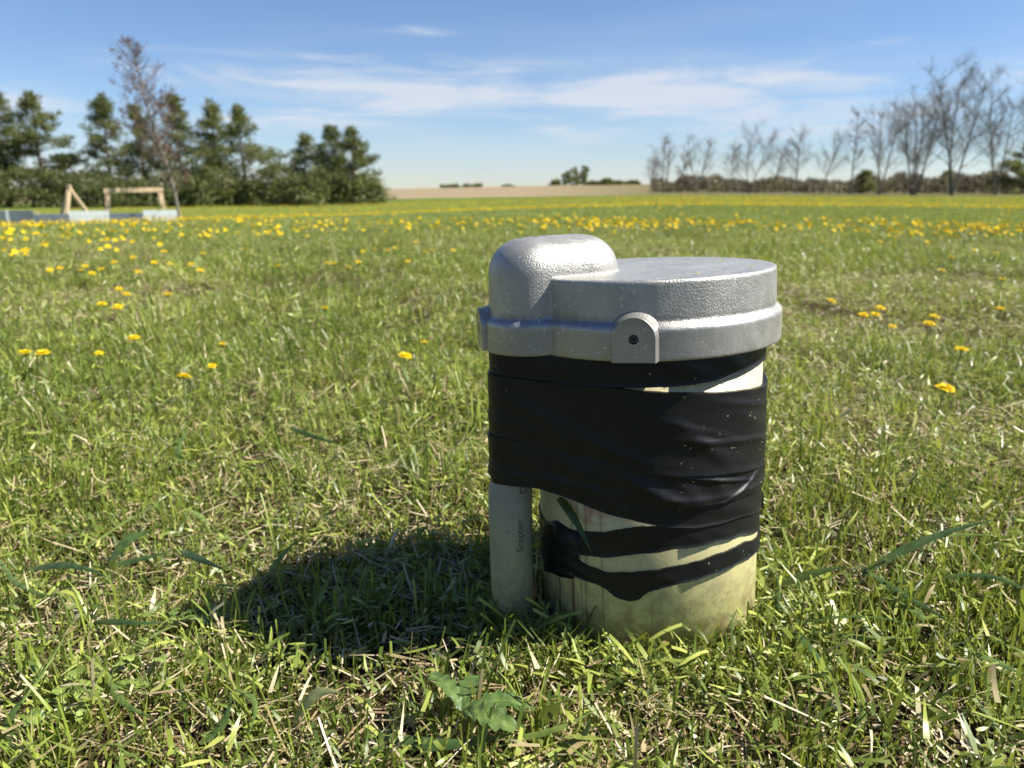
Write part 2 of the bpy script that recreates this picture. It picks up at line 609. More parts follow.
cam = bpy.data.cameras.new('camera')
cam.sensor_width = 36
cam.lens = F / 1024 * 36
cam.clip_start = .01
cam.clip_end = 9000
cam.dof.use_dof = True
cam.dof.focus_distance = .445
cam.dof.aperture_fstop = cam.lens / 2.3
cam.dof.aperture_blades = 0
cob = bpy.data.objects.new('camera', cam)
cob.location = CAM
cob.rotation_euler = (math.pi / 2 - PITCH, 0, 0)
COL.objects.link(cob)
S.camera = cob
S.view_settings.view_transform = 'Standard'
S.view_settings.look = 'None'
S.view_settings.exposure = 1.22
S.view_settings.gamma = 1
S.view_settings.use_curve_mapping = False
S.render.engine = 'CYCLES'
S.cycles.use_denoising = True
S.cycles.max_bounces = 8
S.cycles.transparent_max_bounces = 8
S.cycles.sample_clamp_indirect = 6

# ------------------------------------------------------------------ ground sheets
def polar_sheet(name, radii, mat, naz=288, centre=True, matfn=None):
    az = np.linspace(0, 2 * np.pi, naz, endpoint=False)
    V, Fq = [], []
    for r in radii:
        V.append(np.stack([r * np.sin(az), r * np.cos(az)], 1))
    V = np.concatenate(V)
    z = terrain(V[:, 0], V[:, 1])
    V = np.column_stack([V, z])
    k = np.arange(naz)
    k2 = (k + 1) % naz
    for i in range(len(radii) - 1):
        a, b = i * naz, (i + 1) * naz
        Fq.append(np.stack([a + k, b + k, b + k2, a + k2], 1))
    Fq = np.concatenate(Fq)[:, ::-1]
    mi = matfn(V[Fq].mean(1)) if matfn else None
    me = np_mesh(name, V, Fq, mat_idx=mi)
    o = obj(name, me, mat, None, True)
    tag(o, kind='structure')
    return o


lawn_r = np.concatenate([[.002], np.linspace(.06, 3, 70), np.exp(np.linspace(math.log(3.1), math.log(75), 60))])
polar_sheet('lawn', lawn_r, M_SOIL)


polar_sheet('stubble_field', np.exp(np.linspace(math.log(75), math.log(6000), 60)), M_FIELD)

# ------------------------------------------------------------------ the capped pipe
PX, PY = .1106, .5468
RP, RC = .0845, .0164
LEAN, LEANX = R(-2.7), R(-1.1)
root = empty('capped_pipe', (PX, PY, 0))
ROT = Matrix.Rotation(LEANX, 4, 'X') @ Matrix.Rotation(LEAN, 4, 'Y')
root.rotation_euler = ROT.to_euler()
tag(root, 'silver metal capped cream pipe stub with thin conduit and black tape wraps', 'pipe')
ML = Matrix.Translation((PX, PY, 0)) @ ROT
MLI = np.array(ML.inverted())
CL_CAM = (MLI @ np.array([*CAM, 1]))[:3]
CX, CY = -.1000, -.030      # conduit axis under the tape, local
CSH = .025                  # the conduit leans a little towards the pipe
cx_at = lambda z: -.1076 + .0080 * float(smooth((z - .095) / .045)) + CSH * (min(z, .1) - .1)


def local_ray(px, py):
    return MLI[:3, :3] @ ray(px, py)


def circle_pts(cx, cy, r, n):
    a = np.linspace(0, 2 * np.pi, n, endpoint=False)
    return np.stack([cx + r * np.cos(a), cy + r * np.sin(a)], 1)


def convex_hull(P):
    P = sorted(map(tuple, P))
    def half(pts):
        h = []
        for p in pts:
            while len(h) >= 2 and (h[-1][0] - h[-2][0]) * (p[1] - h[-2][1]) - (h[-1][1] - h[-2][1]) * (p[0] - h[-2][0]) <= 0:
                h.pop()
            h.append(p)
        return h
    a, b = half(P), half(P[::-1])
    return np.array(a[:-1] + b[:-1])


def polar_radius(loop):
    """star-shaped loop (about the origin) -> r(theta) interpolator"""
    th = np.arctan2(loop[:, 1], loop[:, 0])
    r = np.hypot(loop[:, 0], loop[:, 1])
    i = np.argsort(th)
    th, r = th[i], r[i]
    th = np.concatenate([th - 2 * np.pi, th, th + 2 * np.pi])
    r = np.concatenate([r, r, r])
    return lambda a: np.interp(np.mod(np.asarray(a) + np.pi, 2 * np.pi) - np.pi, th, r)


HULL = convex_hull(np.concatenate([circle_pts(0, 0, RP, 360), circle_pts(CX, CY, RC, 120)]))
_a, _b = [], []
for i in range(len(HULL)):
    p, q = HULL[i], HULL[(i + 1) % len(HULL)]
    for s in np.linspace(0, 1, 12, endpoint=False):
        _a.append(p * (1 - s) + q * s)
r_hull = polar_radius(np.array(_a))
HULL2 = convex_hull(np.concatenate([circle_pts(0, 0, RP, 360), circle_pts(-.1030, CY, RC, 120)]))
_a = []
for i in range(len(HULL2)):
    p, q = HULL2[i], HULL2[(i + 1) % len(HULL2)]
    for s in np.linspace(0, 1, 12, endpoint=False):
        _a.append(p * (1 - s) + q * s)
r_hull_low = polar_radius(np.array(_a))
r_pipe = lambda a: np.full(np.shape(a), RP)

THV = np.linspace(-np.pi, np.pi, 2880, endpoint=False)


def surf_hit(rfun, px, py, off=.002):
    """first hit of a pixel's ray with the upright surface r(theta): theta, z"""
    d = local_ray(px, py)
    o = CL_CAM
    r = rfun(THV) + off
    X, Y = r * np.cos(THV), r * np.sin(THV)
    # front-facing samples: signed side of the ray line in plan
    cr = d[0] * (Y - o[1]) - d[1] * (X - o[0])
    tt = ((X - o[0]) * d[0] + (Y - o[1]) * d[1]) / (d[0] ** 2 + d[1] ** 2)
    sg = np.sign(cr)
    k = np.where(sg != np.roll(sg, -1))[0]
    if len(k) == 0:
        i = int(np.argmin(np.abs(cr)))
    else:
        i = k[np.argmin(tt[k])]
    return THV[i], o[2] + d[2] * tt[i]


def edge_z(rfun, pts):
    """pixel polyline -> z(theta) function"""
    th, z = zip(*[surf_hit(rfun, *p) for p in pts])
    th = np.unwrap(np.array(th))
    z = np.array(z)
    i = np.argsort(th)
    th, z = th[i], z[i]
    # close round the hidden side
    def f(a):
        a = np.asarray(a, float)
        mid = (th[0] + th[-1]) / 2
        a = np.mod(a - mid + np.pi, 2 * np.pi) - np.pi + mid
        tt = np.concatenate([[th[-1] - 2 * np.pi], th, [th[0] + 2 * np.pi]])
        zz = np.concatenate([[z[-1]], z, [z[0]]])
        return np.interp(a, tt, zz)
    return f


def smooth_loop(v, k):
    for _ in range(k):
        v = (np.roll(v, 1) + 2 * v + np.roll(v, -1)) / 4
    return v


def tape(name, rfun, up, lo, off, thick=.0007, wrinkle=.0008, seed=0, bulge_lo=0.0, rag=.0006, nz=26, fold=()):
    n = 720
    a = np.linspace(-np.pi, np.pi, n, endpoint=False)
    zu = smooth_loop(edge_z(rfun, up)(a), 12)
    zl = smooth_loop(edge_z(rfun, lo)(a), 12)
    rs = np.random.default_rng(seed)
    jag = sum(np.sin(a * k + rs.uniform(0, 6)) * rs.uniform(.3, 1) / (1 + k / 30) for k in (9, 17, 31, 53, 88, 131))
    jag2 = sum(np.sin(a * k + rs.uniform(0, 6)) * rs.uniform(.3, 1) / (1 + k / 30) for k in (8, 19, 29, 57, 83, 127))
    zu = zu + jag * rag * .4
    zl = zl + jag2 * rag * .4
    base = smooth_loop(rfun(a), 6) + off
    rows = []
    for j in range(nz + 1):
        s = j / nz
        z = zl * (1 - s) + zu * s
        rr = base + thick + .0007 * max(0, 1 - s / .07)
        rr = rr + bulge_lo * np.exp(-((s - .12) / .12) ** 2)
        wv = np.zeros(n)
        for k in range(5):
            fr = rs.integers(2, 7) if j == 0 else tape.fr[k]
            ph = rs.uniform(0, 6) if j == 0 else tape.ph[k]
            sl = rs.uniform(30, 110) if j == 0 else tape.sl[k]
            if j == 0:
                if k == 0:
                    tape.fr, tape.ph, tape.sl = [], [], []
                tape.fr.append(fr); tape.ph.append(ph); tape.sl.append(sl)
            q = np.sin(fr * a + ph + z * sl)
            wv += np.maximum(0, q) ** 9
        rr = rr + wrinkle * wv * (.3 + .7 * math.sin(math.pi * min(1, s * 1.2 + .05)))
        for (fa, fz, sla, amp, wid, ext) in fold:     # long diagonal creases
            zc = fz + sla * (a - fa)
            e = np.exp(-((z - zc) / wid) ** 2) * np.exp(-(np.abs(a - fa) / ext) ** 4)
            rr = rr + amp * e
        rows.append(np.stack([rr * np.cos(a), rr * np.sin(a), z], 1))
    V = np.concatenate(rows)
    inner = np.stack([(base - .004) * np.cos(a), (base - .004) * np.sin(a), zl], 1)
    inner2 = np.stack([(base - .004) * np.cos(a), (base - .004) * np.sin(a), zu], 1)
    V = np.concatenate([inner, rows[0], V, rows[-1], inner2])     # doubled edge loops keep the cut edges crisp
    k = np.arange(n)
    k2 = (k + 1) % n
    Fq = np.concatenate([np.stack([i * n + k, i * n + k2, (i + 1) * n + k2, (i + 1) * n + k], 1) for i in range(nz + 4) if i not in (1, nz + 2)])
    me = np_mesh(name, V, Fq)
    uv = me.uv_layers.new(name='UVMap')
    li = Fq.ravel()
    uv.data.foreach_set('uv', np.stack([(li % n) / n * .6, V[li, 2]], 1).astype(np.float32).ravel())
    return obj(name, me, M_TAPE, root, True)


# pipe and conduit
ZF0, ZL, ZD, ZB = .2085, .2328, .2597, .2862      # flange bottom, ledge, disc top, boss top


def pipe_mesh(cx, cy, r, z0, z1, n, wall=.006, cxf=None):
    bm = bmesh.new()
    zs_ = np.linspace(z0, z1, 40) if cxf else [z0, z1]
    prof = [(r - wall, z0)] + [(r, float(z)) for z in zs_] + [(r - wall, z1)]
    rings = [[bm.verts.new(((cxf(z) if cxf else cx) + rr * math.cos(2 * math.pi * k / n), cy + rr * math.sin(2 * math.pi * k / n), z)) for k in range(n)] for rr, z in prof]
    for i in range(len(rings)):
        A, B = rings[i], rings[(i + 1) % len(rings)]
        for k in range(n):
            bm.faces.new((A[k], A[(k + 1) % n], B[(k + 1) % n], B[k]))
    bmesh.ops.recalc_face_normals(bm, faces=bm.faces)
    return bm


o = obj('pipe', pipe_mesh(0, 0, RP, -.12, ZF0 + .012, 160), M_PVC, root, True)
cond = obj('conduit', pipe_mesh(CX, CY, RC, -.12, ZF0 + .012, 64, .003, cx_at), M_CONDUIT, root, True)
for q in (o, cond):
    q.data['note'] = ''
    del q.data['note']

# tape strips (pixel edges give heights on the real surfaces)
tape('tape_strip', r_hull, [(494, 340), (560, 345), (620, 350), (690, 350), (764, 340)],
     [(493, 384), (560, 387), (620, 387.5), (650, 388), (690, 385), (720, 379), (745, 371), (763, 361)], .0008, seed=1, wrinkle=.0006, nz=14)
tape('tape_strip', r_hull, [(492, 374), (560, 384), (620, 388.5), (690, 393), (740, 390.5), (764, 385)],
     [(490, 440), (560, 455), (620, 468), (680, 475), (730, 472), (763, 461)], .0026, seed=2, wrinkle=.0007, nz=30,
     fold=((-1.05, .147, -.014, .0016, .0016, .45), (-.75, .168, -.02, .0009, .002, .4), (-1.3, .158, -.03, .0008, .0012, .3), (-.45, .135, -.03, .0010, .0014, .3)))
tape('tape_strip', r_hull_low, [(490, 434), (560, 449), (620, 462), (680, 469), (730, 465), (763, 455)],
     [(490, 472), (560, 486), (620, 501), (662, 505), (709, 504), (743, 495), (764, 480)], .0018, seed=3, wrinkle=.0010, nz=26, bulge_lo=.0012,
     fold=((-1.2, .122, -.02, .0014, .0013, .4), (-.6, .118, .03, .0013, .0012, .35), (-.9, .109, .02, .0010, .0012, .3)))
tape('tape_strip', r_hull_low, [(490, 466), (560, 480), (620, 496), (662, 500), (709, 499), (743, 490), (764, 475)],
     [(490, 479), (535, 488), (560, 495), (600, 511), (640, 522), (665, 527), (700, 527), (740, 517), (763, 505)], .0010, seed=4, wrinkle=.0007, nz=14)
tape('tape_strip', r_pipe, [(545, 522), (568, 531), (606, 532), (635, 528), (665, 526), (700, 525), (740, 516), (762, 504)],
     [(546, 551), (567, 552), (597, 557), (635, 555), (680, 549), (720, 541), (745, 534), (761, 528)], .0004, seed=5, wrinkle=.0004, nz=12, rag=.0012)
tape('tape_strip', r_pipe, [(546, 546), (567, 553), (585, 566), (606, 573), (647, 572), (690, 564), (715, 556), (745, 543), (761, 534)],
     [(548, 566), (560, 572), (577, 577), (595, 584), (606, 589), (616, 597), (628, 601), (639, 600), (646, 592), (660, 588), (710, 575), (740, 561), (759, 548)],
     .0010, seed=6, wrinkle=.0005, nz=12, rag=.0012)
# gummy smear and the loose end
def patch_strip(name, cells, rfun, off, mat, par):
    bm = bmesh.new()
    rows = []
    for row in cells:
        vs = []
        for (px, py) in row:
            th, z = surf_hit(rfun, px, py, off)
            rr = float(rfun(th)) + off
            vs.append(bm.verts.new((rr * math.cos(th), rr * math.sin(th), z)))
        rows.append(vs)
    for a, b in zip(rows, rows[1:]):
        for k in range(len(a) - 1):
            bm.faces.new((a[k], a[k + 1], b[k + 1], b[k]))
    bmesh.ops.recalc_face_normals(bm, faces=bm.faces)
    bmesh.ops.solidify(bm, geom=bm.faces[:], thickness=.001)
    me_uv = bm.loops.layers.uv.new('UVMap')
    return obj(name, bm, mat, par, True)


patch_strip('tape_smear', [[(543, 521), (556, 521), (570, 530), (580, 533)], [(542, 540), (556, 545), (570, 548), (578, 552)],
                           [(543, 560), (553, 562), (566, 564), (578, 572)], [(544, 571), (552, 573), (560, 577), (572, 579)]], r_pipe, .0016, M_TAPE, root)
bm = bmesh.new()
th0 = -.22
vs = []
for i in range(5):
    s = i / 4
    for z in (.088 - .012 * s, .074 - .010 * s):
        rr = RP + .002 + .007 * s * s
        a = th0 + .12 + .10 * s
        vs.append(bm.verts.new((rr * math.cos(a), rr * math.sin(a), z)))
for i in range(4):
    bm.faces.new((vs[2 * i], vs[2 * i + 1], vs[2 * i + 3], vs[2 * i + 2]))
bmesh.ops.solidify(bm, geom=bm.faces[:], thickness=.001)
bm.loops.layers.uv.new('UVMap')
obj('tape_end', bm, M_TAPE, root, True)

# printed lettering on the conduit, reading upwards
def conduit_text(body, px, py, size, mat):
    cu = bpy.data.curves.new('lettering', 'FONT')
    cu.body = body
    cu.size = size
    tmp = bpy.data.objects.new('lettering', cu)
    COL.objects.link(tmp)
    dg = bpy.context.evaluated_depsgraph_get()
    me = bpy.data.meshes.new_from_object(tmp.evaluated_get(dg))
    bpy.data.objects.remove(tmp)
    bm = bmesh.new()
    bm.from_mesh(me)
    bmesh.ops.triangulate(bm, faces=bm.faces[:])
    for _ in range(4):
        long = [e for e in bm.edges if e.calc_length() > .0012]
        if not long:
            break
        bmesh.ops.subdivide_edges(bm, edges=long, cuts=1)
        bmesh.ops.triangulate(bm, faces=bm.faces[:])
    # start point on the conduit
    d = local_ray(px, py)
    o = CL_CAM
    CX = cx_at(.09)
    a = d[0] ** 2 + d[1] ** 2
    b = 2 * (d[0] * (o[0] - CX) + d[1] * (o[1] - CY))
    c = (o[0] - CX) ** 2 + (o[1] - CY) ** 2 - RC ** 2
    tt = (-b - math.sqrt(max(b * b - 4 * a * c, 0))) / (2 * a)
    h = o + d * tt
    a0 = math.atan2(h[1] - CY, h[0] - CX)
    for v in bm.verts:
        ang = a0 - v.co.y / RC
        v.co = Vector((cx_at(h[2] + v.co.x) + (RC + .00015) * math.cos(ang), CY + (RC + .00015) * math.sin(ang), h[2] + v.co.x))
    bmesh.ops.recalc_face_normals(bm, faces=bm.faces)
    return obj('printed_text', bm, mat, cond)


conduit_text('Scepter', 524.5, 551.0, .0082, M_INK)
conduit_text('75', 522.5, 512, .0075, simple('faded_ink', (.30, .31, .29), .6))
conduit_text('C', 524.5, 493, .0088, M_INK)

# ------------------------------------------------------------------ the cap
def lathe(bm, cx, cy, prof, n=96):
    rings = []
    for r, z in prof:
        if r < 1e-6:
            rings.append([bm.verts.new((cx, cy, z))])
        else:
            rings.append([bm.verts.new((cx + r * math.cos(2 * math.pi * k / n), cy + r * math.sin(2 * math.pi * k / n), z)) for k in range(n)])
    for A, B in zip(rings, rings[1:]):
        for k in range(n):
            k2 = (k + 1) % n
            f = [A[k % len(A)], A[k2 % len(A)], B[k2 % len(B)], B[k % len(B)]]
            u = []
            for v in f:
                if v not in u:
                    u.append(v)
            if len(u) > 2:
                bm.faces.new(u)


RD = .0924
RB, BA = .0300, R(198)
BC0 = np.array([-.0850, -.0285])
BC1 = BC0 - .0335 * np.array([math.cos(BA), math.sin(BA)])
bm = bmesh.new()
e = .0022
lathe(bm, 0, 0, [(0, ZF0 + .002), (RD + .0006, ZF0 + .002), (RD, ZL), (RD - .0006, ZD - e)] + [(RD - .0006 - e + e * math.cos(t_), ZD - e + e * math.sin(t_)) for t_ in (R(30), R(60), R(90))] + [(0, ZD + .0006)], 192)


def oblong(bm, prof, n=48):
    """closed stack of rounded-end loops about the two boss centres"""
    rings = []
    for r, z in prof:
        ring_ = []
        for c_, a0 in ((BC0, BA), (BC1, BA + math.pi)):
            for k in range(n):
                t_ = a0 - math.pi / 2 + math.pi * k / (n - 1)
                ring_.append(bm.verts.new((c_[0] + r * math.cos(t_), c_[1] + r * math.sin(t_), z)))
        rings.append(ring_)
    m = len(rings[0])
    for A, B in zip(rings, rings[1:]):
        for k in range(m):
            bm.faces.new((A[k], A[(k + 1) % m], B[(k + 1) % m], B[k]))
    bm.faces.new(rings[0][::-1])
    bm.faces.new(rings[-1])


f = .0245
oblong(bm, [(RB + .0008, ZF0 + .002), (RB, ZB - f)] + [(RB - f + f * math.cos(t_), ZB - f + f * math.sin(t_)) for t_ in [R(a) for a in range(8, 91, 8)]] + [(.0015, ZB + .0008)])
FLP = ((-.004, ZF0), (-.0006, ZF0), (0, ZF0 + .0008), (0, ZL - .0042), (-.0012, ZL - .0020), (-.0040, ZL + .0008), (-.012, ZL + .0010))
lathe(bm, 0, 0, [(0, ZF0)] + [(RD + .0040 + dr, z) for dr, z in FLP] + [(0, ZL + .001)], 192)
oblong(bm, [(RB + .0042 + dr, z + .0001) for dr, z in FLP])
bmesh.ops.recalc_face_normals(bm, faces=bm.faces)
tmp = obj('cap_tmp', bm)
md = tmp.modifiers.new('remesh', 'REMESH')
md.mode = 'VOXEL'
md.voxel_size = .0009
md2 = tmp.modifiers.new('smooth', 'SMOOTH')
md2.factor = .5
md2.iterations = 3
dg = bpy.context.evaluated_depsgraph_get()
capme = bpy.data.meshes.new_from_object(tmp.evaluated_get(dg))
bpy.data.objects.remove(tmp)
capme.name = 'cap'
cap = obj('cap', capme, M_CAP, root, True)


def lug(ang, rad, par):
    """arch-topped boss with a flat face and a recessed set screw"""
    wdt, z0, zt, dep = .0140, ZF0 + .0006, .0290, .013
    prof = [(-wdt, 0), (wdt, 0)]
    zc = zt - wdt
    prof += [(wdt * math.cos(t_), zc + wdt * math.sin(t_)) for t_ in np.linspace(0, math.pi, 20)]
    n = len(prof)
    hr, nh = .0031, 24
    bm = bmesh.new()
    def P(x, z, d):
        u = Vector((math.cos(ang), math.sin(ang), 0))
        s = Vector((-math.sin(ang), math.cos(ang), 0))
        q = u * (rad + d) + s * x
        return (q.x, q.y, z0 + z)
    fr = [bm.verts.new(P(x * .95, z * .985 + .0002, 0)) for x, z in prof]
    fb = [bm.verts.new(P(x, z, -.0008)) for x, z in prof]
    b2 = [bm.verts.new(P(x * 1.02, z * 1.01, -.004)) for x, z in prof]
    b3 = [bm.verts.new(P(x * 1.10, z * 1.05, -.0075)) for x, z in prof]
    bk = [bm.verts.new(P(x * 1.25, z * 1.12, -dep)) for x, z in prof]
    for A, B in ((fr, fb), (fb, b2), (b2, b3), (b3, bk)):
        for k in range(n):
            bm.faces.new((A[k], A[(k + 1) % n], B[(k + 1) % n], B[k]))
    hz = .0150
    hole = [bm.verts.new(P(hr * math.cos(2 * math.pi * k / nh), hz + hr * math.sin(2 * math.pi * k / nh), 0)) for k in range(nh)]
    hin = [bm.verts.new(P(hr * .94 * math.cos(2 * math.pi * k / nh), hz + hr * .94 * math.sin(2 * math.pi * k / nh), -.0034)) for k in range(nh)]
    for k in range(nh):
        bm.faces.new((hole[k], hole[(k + 1) % nh], hin[(k + 1) % nh], hin[k]))
    ed = [bm.edges.get((fr[k], fr[(k + 1) % n])) for k in range(n)] + [bm.edges.get((hole[k], hole[(k + 1) % nh])) for k in range(nh)]
    bmesh.ops.triangle_fill(bm, use_beauty=True, edges=ed)
    bmesh.ops.recalc_face_normals(bm, faces=bm.faces)
    lg = obj('lug', bm, M_LUG, par)
    sb = MB()
    c0 = Vector(P(0, hz, -.0042)); c1 = Vector(P(0, hz, -.0012))
    sb.tube([c0, c1], [.0026, .0024], 16)
    sc = sb.build('screw', M_SCREW, lg)
    hb = MB()
    hb.tube([Vector(P(0, hz, -.0013)), Vector(P(0, hz, -.00105))], [.0013, .0013], 6)
    hb.build('screw_socket', simple('socket_dark', (.01, .01, .01), .8), lg)
    return lg


lug(R(-104), RD + .0095, cap)
lug(R(190), .1205 + .0055, cap)
lug(R(48), RD + .0085, cap)

# ------------------------------------------------------------------ grass
def blade_arrays(n, rs, base, L, Wd, yaw, lean, curl, seg, cut, rnd, dry, twist=None):
    """many curved ribbons at once -> V, F, tint"""
    s = np.linspace(0, 1, seg + 1)[None, :]
    ang = lean[:, None] + curl[:, None] * s               # angle from vertical along the blade
    dl = L[:, None] / seg
    dx = np.sin(ang) * dl
    dz = np.cos(ang) * dl
    h = np.concatenate([np.zeros((n, 1)), np.cumsum(dx[:, :-1], 1)], 1)
    z = np.concatenate([np.zeros((n, 1)), np.cumsum(dz[:, :-1], 1)], 1)
    cx, cy = np.cos(yaw)[:, None], np.sin(yaw)[:, None]
    X = base[:, 0:1] + h * cx
    Y = base[:, 1:2] + h * cy
    Z = base[:, 2:3] + z
    wv = Wd[:, None] * np.where(cut[:, None] > .5, 1 - .25 * s, np.sin(np.pi * (0.18 + .82 * s)) ** .7 * (1 - s) ** .25 + .02)
    tw = (twist if twist is not None else np.zeros(n))[:, None] * s
    sxv = -np.sin(yaw)[:, None] * np.cos(tw) + 0 * s
    syv = np.cos(yaw)[:, None] * np.cos(tw) + 0 * s
    szv = np.sin(tw) + 0 * s
    A = np.stack([X - sxv * wv / 2, Y - syv * wv / 2, Z - szv * wv / 2], -1)
    B = np.stack([X + sxv * wv / 2, Y + syv * wv / 2, Z + szv * wv / 2], -1)
    V = np.stack([A, B], 2).reshape(-1, 3)                # n*(seg+1)*2
    i0 = (np.arange(n) * (seg + 1) * 2)[:, None] + (np.arange(seg) * 2)[None, :]
    i0 = i0.ravel()
    Fq = np.stack([i0, i0 + 1, i0 + 3, i0 + 2], 1)
    tint = np.zeros((n, seg + 1, 2, 4))
    tint[..., 0] = rnd[:, None, None]
    tint[..., 1] = s[0][None, :, None]
    tint[..., 2] = dry[:, None, None]
    tint[..., 3] = 1
    return V, Fq, tint.reshape(-1, 4)


def join_arrays(parts):
    V, Fq, T, k = [], [], [], 0
    for v, f_, t_ in parts:
        V.append(v); Fq.append(f_ + k); T.append(t_)
        k += len(v)
    return np.concatenate(V), np.concatenate(Fq), np.concatenate(T)


def tile(seed, rad, n_up, n_straw, n_clip, seg=3, Lup=(.012, .038), wup=(.0009, .0023), tufts=8):
    rs = np.random.default_rng(seed)
    parts = []
    # upright mown blades growing in tufts
    tc = rs.uniform(-1, 1, (tufts, 2)) * rad * .9
    ti = rs.integers(0, tufts, n_up)
    off = rs.normal(0, 1, (n_up, 2)) * rad * .12
    b = np.column_stack([tc[ti] + off, np.full(n_up, -.004)])
    tall = rs.uniform(.45, 1.3, tufts)[ti]
    yaw = np.arctan2(off[:, 1], off[:, 0]) + rs.normal(0, .9, n_up)
    rnd = np.clip(rs.uniform(.1, .9, tufts)[ti] * .6 + rs.uniform(0, 1, n_up) * .4, 0, 1)
    dry = (rs.uniform(0, 1, n_up) < .10) * rs.uniform(.5, 1, n_up)
    parts.append(blade_arrays(n_up, rs, b, rs.uniform(*Lup, n_up) * tall, rs.uniform(*wup, n_up), yaw, np.abs(rs.normal(.20, .20, n_up)), rs.normal(.35, .45, n_up), seg,
                              (rs.uniform(0, 1, n_up) < .55).astype(float), rnd, dry, rs.normal(0, .6, n_up)))
    # dry thatch lying about
    if n_straw:
        b = np.column_stack([rs.uniform(-1, 1, (n_straw, 2)) * rad, rs.uniform(.001, .012, n_straw)])
        parts.append(blade_arrays(n_straw, rs, b, rs.uniform(.007, .034, n_straw), rs.uniform(.0006, .0017, n_straw), rs.uniform(0, 6.28, n_straw), rs.normal(1.45, .22, n_straw), rs.normal(.1, .35, n_straw), 2,
                                  np.ones(n_straw), rs.uniform(0, 1, n_straw), np.ones(n_straw), rs.normal(0, .8, n_straw)))
    # green clippings and low leaves
    if n_clip:
        b = np.column_stack([rs.uniform(-1, 1, (n_clip, 2)) * rad, rs.uniform(.006, .024, n_clip)])
        parts.append(blade_arrays(n_clip, rs, b, rs.uniform(.006, .022, n_clip), rs.uniform(.0012, .0034, n_clip), rs.uniform(0, 6.28, n_clip), rs.normal(1.25, .3, n_clip), rs.normal(.15, .4, n_clip), 3,
                                  (rs.uniform(0, 1, n_clip) < .4).astype(float), rs.uniform(0, 1, n_clip), (rs.uniform(0, 1, n_clip) < .12) * .8, rs.normal(0, 1.0, n_clip)))
    V, Fq, T = join_arrays(parts)
    return np_mesh('grass_tile', V, Fq, T)


def source_collection(name, meshes, mats):
    c = bpy.data.collections.new(name)
    for i, me in enumerate(meshes):
        for m in (mats if isinstance(mats, (list, tuple)) else [mats]):
            me.materials.append(m)
        o = bpy.data.objects.new('%s_%03d' % (name, i), me)
        c.objects.link(o)
    return c


def scatter(name, coll, P, rot, scl, idx, label=None, cat=None):
    me = bpy.data.meshes.new(name)
    me.vertices.add(len(P))
    me.vertices.foreach_set('co', np.asarray(P, np.float32).ravel())
    for nm, ty, key, arr in (('rot', 'FLOAT_VECTOR', 'vector', rot), ('scl', 'FLOAT', 'value', scl), ('idx', 'INT', 'value', idx)):
        a = me.attributes.new(nm, ty, 'POINT')
        a.data.foreach_set(key, np.asarray(arr, np.int32 if ty == 'INT' else np.float32).ravel())
    o = bpy.data.objects.new(name, me)
    COL.objects.link(o)
    g = bpy.data.node_groups.new(name, 'GeometryNodeTree')
    g.interface.new_socket('Geometry', in_out='INPUT', socket_type='NodeSocketGeometry')
    g.interface.new_socket('Geometry', in_out='OUTPUT', socket_type='NodeSocketGeometry')
    N = g.nodes.new
    gi, go = N('NodeGroupInput'), N('NodeGroupOutput')
    ci = N('GeometryNodeCollectionInfo')
    ci.inputs['Collection'].default_value = coll
    ci.inputs['Separate Children'].default_value = True
    ci.inputs['Reset Children'].default_value = True
    ip = N('GeometryNodeInstanceOnPoints')
    ip.inputs['Pick Instance'].default_value = True
    def attr(nm, ty):
        n_ = N('GeometryNodeInputNamedAttribute')
        n_.data_type = ty
        n_.inputs['Name'].default_value = nm
        return n_.outputs['Attribute']
    er = N('FunctionNodeEulerToRotation')
    L = g.links.new
    L(gi.outputs[0], ip.inputs['Points'])
    L(ci.outputs[0], ip.inputs['Instance'])
    L(attr('idx', 'INT'), ip.inputs['Instance Index'])
    L(attr('rot', 'FLOAT_VECTOR'), er.inputs[0])
    L(er.outputs[0], ip.inputs['Rotation'])
    L(attr('scl', 'FLOAT'), ip.inputs['Scale'])
    L(ip.outputs[0], go.inputs[0])
    md = o.modifiers.new('scatter', 'NODES')
    md.node_group = g
    tag(o, label, cat, None, 'stuff')
    return o


def fan_points(d0, d1, dens, half=50, ox=0.0, oy=-.25):
    """random points in a fan in front of the camera, dens per m2"""
    area = R(2 * half) / 2 * (d1 ** 2 - d0 ** 2)
    n = int(area * dens)
    r = np.sqrt(RNG.uniform(d0 ** 2, d1 ** 2, n))
    a = RNG.uniform(-R(half), R(half), n)
    x, y = ox + r * np.sin(a), oy + r * np.cos(a)
    return x, y


def patchiness(x, y):
    """0 lush .. 1 dry"""
    v = (np.sin(x * 2.3 + 1.1 * np.sin(y * 1.9 + .5)) + np.sin(y * 3.1 + 1.3 * np.sin(x * 2.7) + 1.2) + .7 * np.sin(x * 7.3 + y * 4.1) + .7 * np.sin(y * 8.9 - x * 3.3 + 2))
    return np.clip(.5 + v / 5.2, 0, 1)


def keep_off_pipe(x, y, m=.006):
    d1 = np.hypot(x - PX, y - PY) > RP + m
    d2 = np.hypot(x - (PX + CX), y - (PY + CY)) > RC + m
    return d1 & d2


TILE_R = .06
tiles = ([tile(100 + i, TILE_R, 125, 10, 16) for i in range(5)]            # 0-4 lush
         + [tile(200 + i, TILE_R, 98, 26, 22) for i in range(5)]          # 5-9 mixed
         + [tile(300 + i, TILE_R, 66, 58, 18, Lup=(.010, .028)) for i in range(4)]   # 10-13 dry
         + [tile(400 + i, TILE_R, 40, 14, 52, Lup=(.010, .030)) for i in range(4)])  # 14-17 clippings and leafy
C_TILE = source_collection('grass_tile', tiles, M_GRASS)


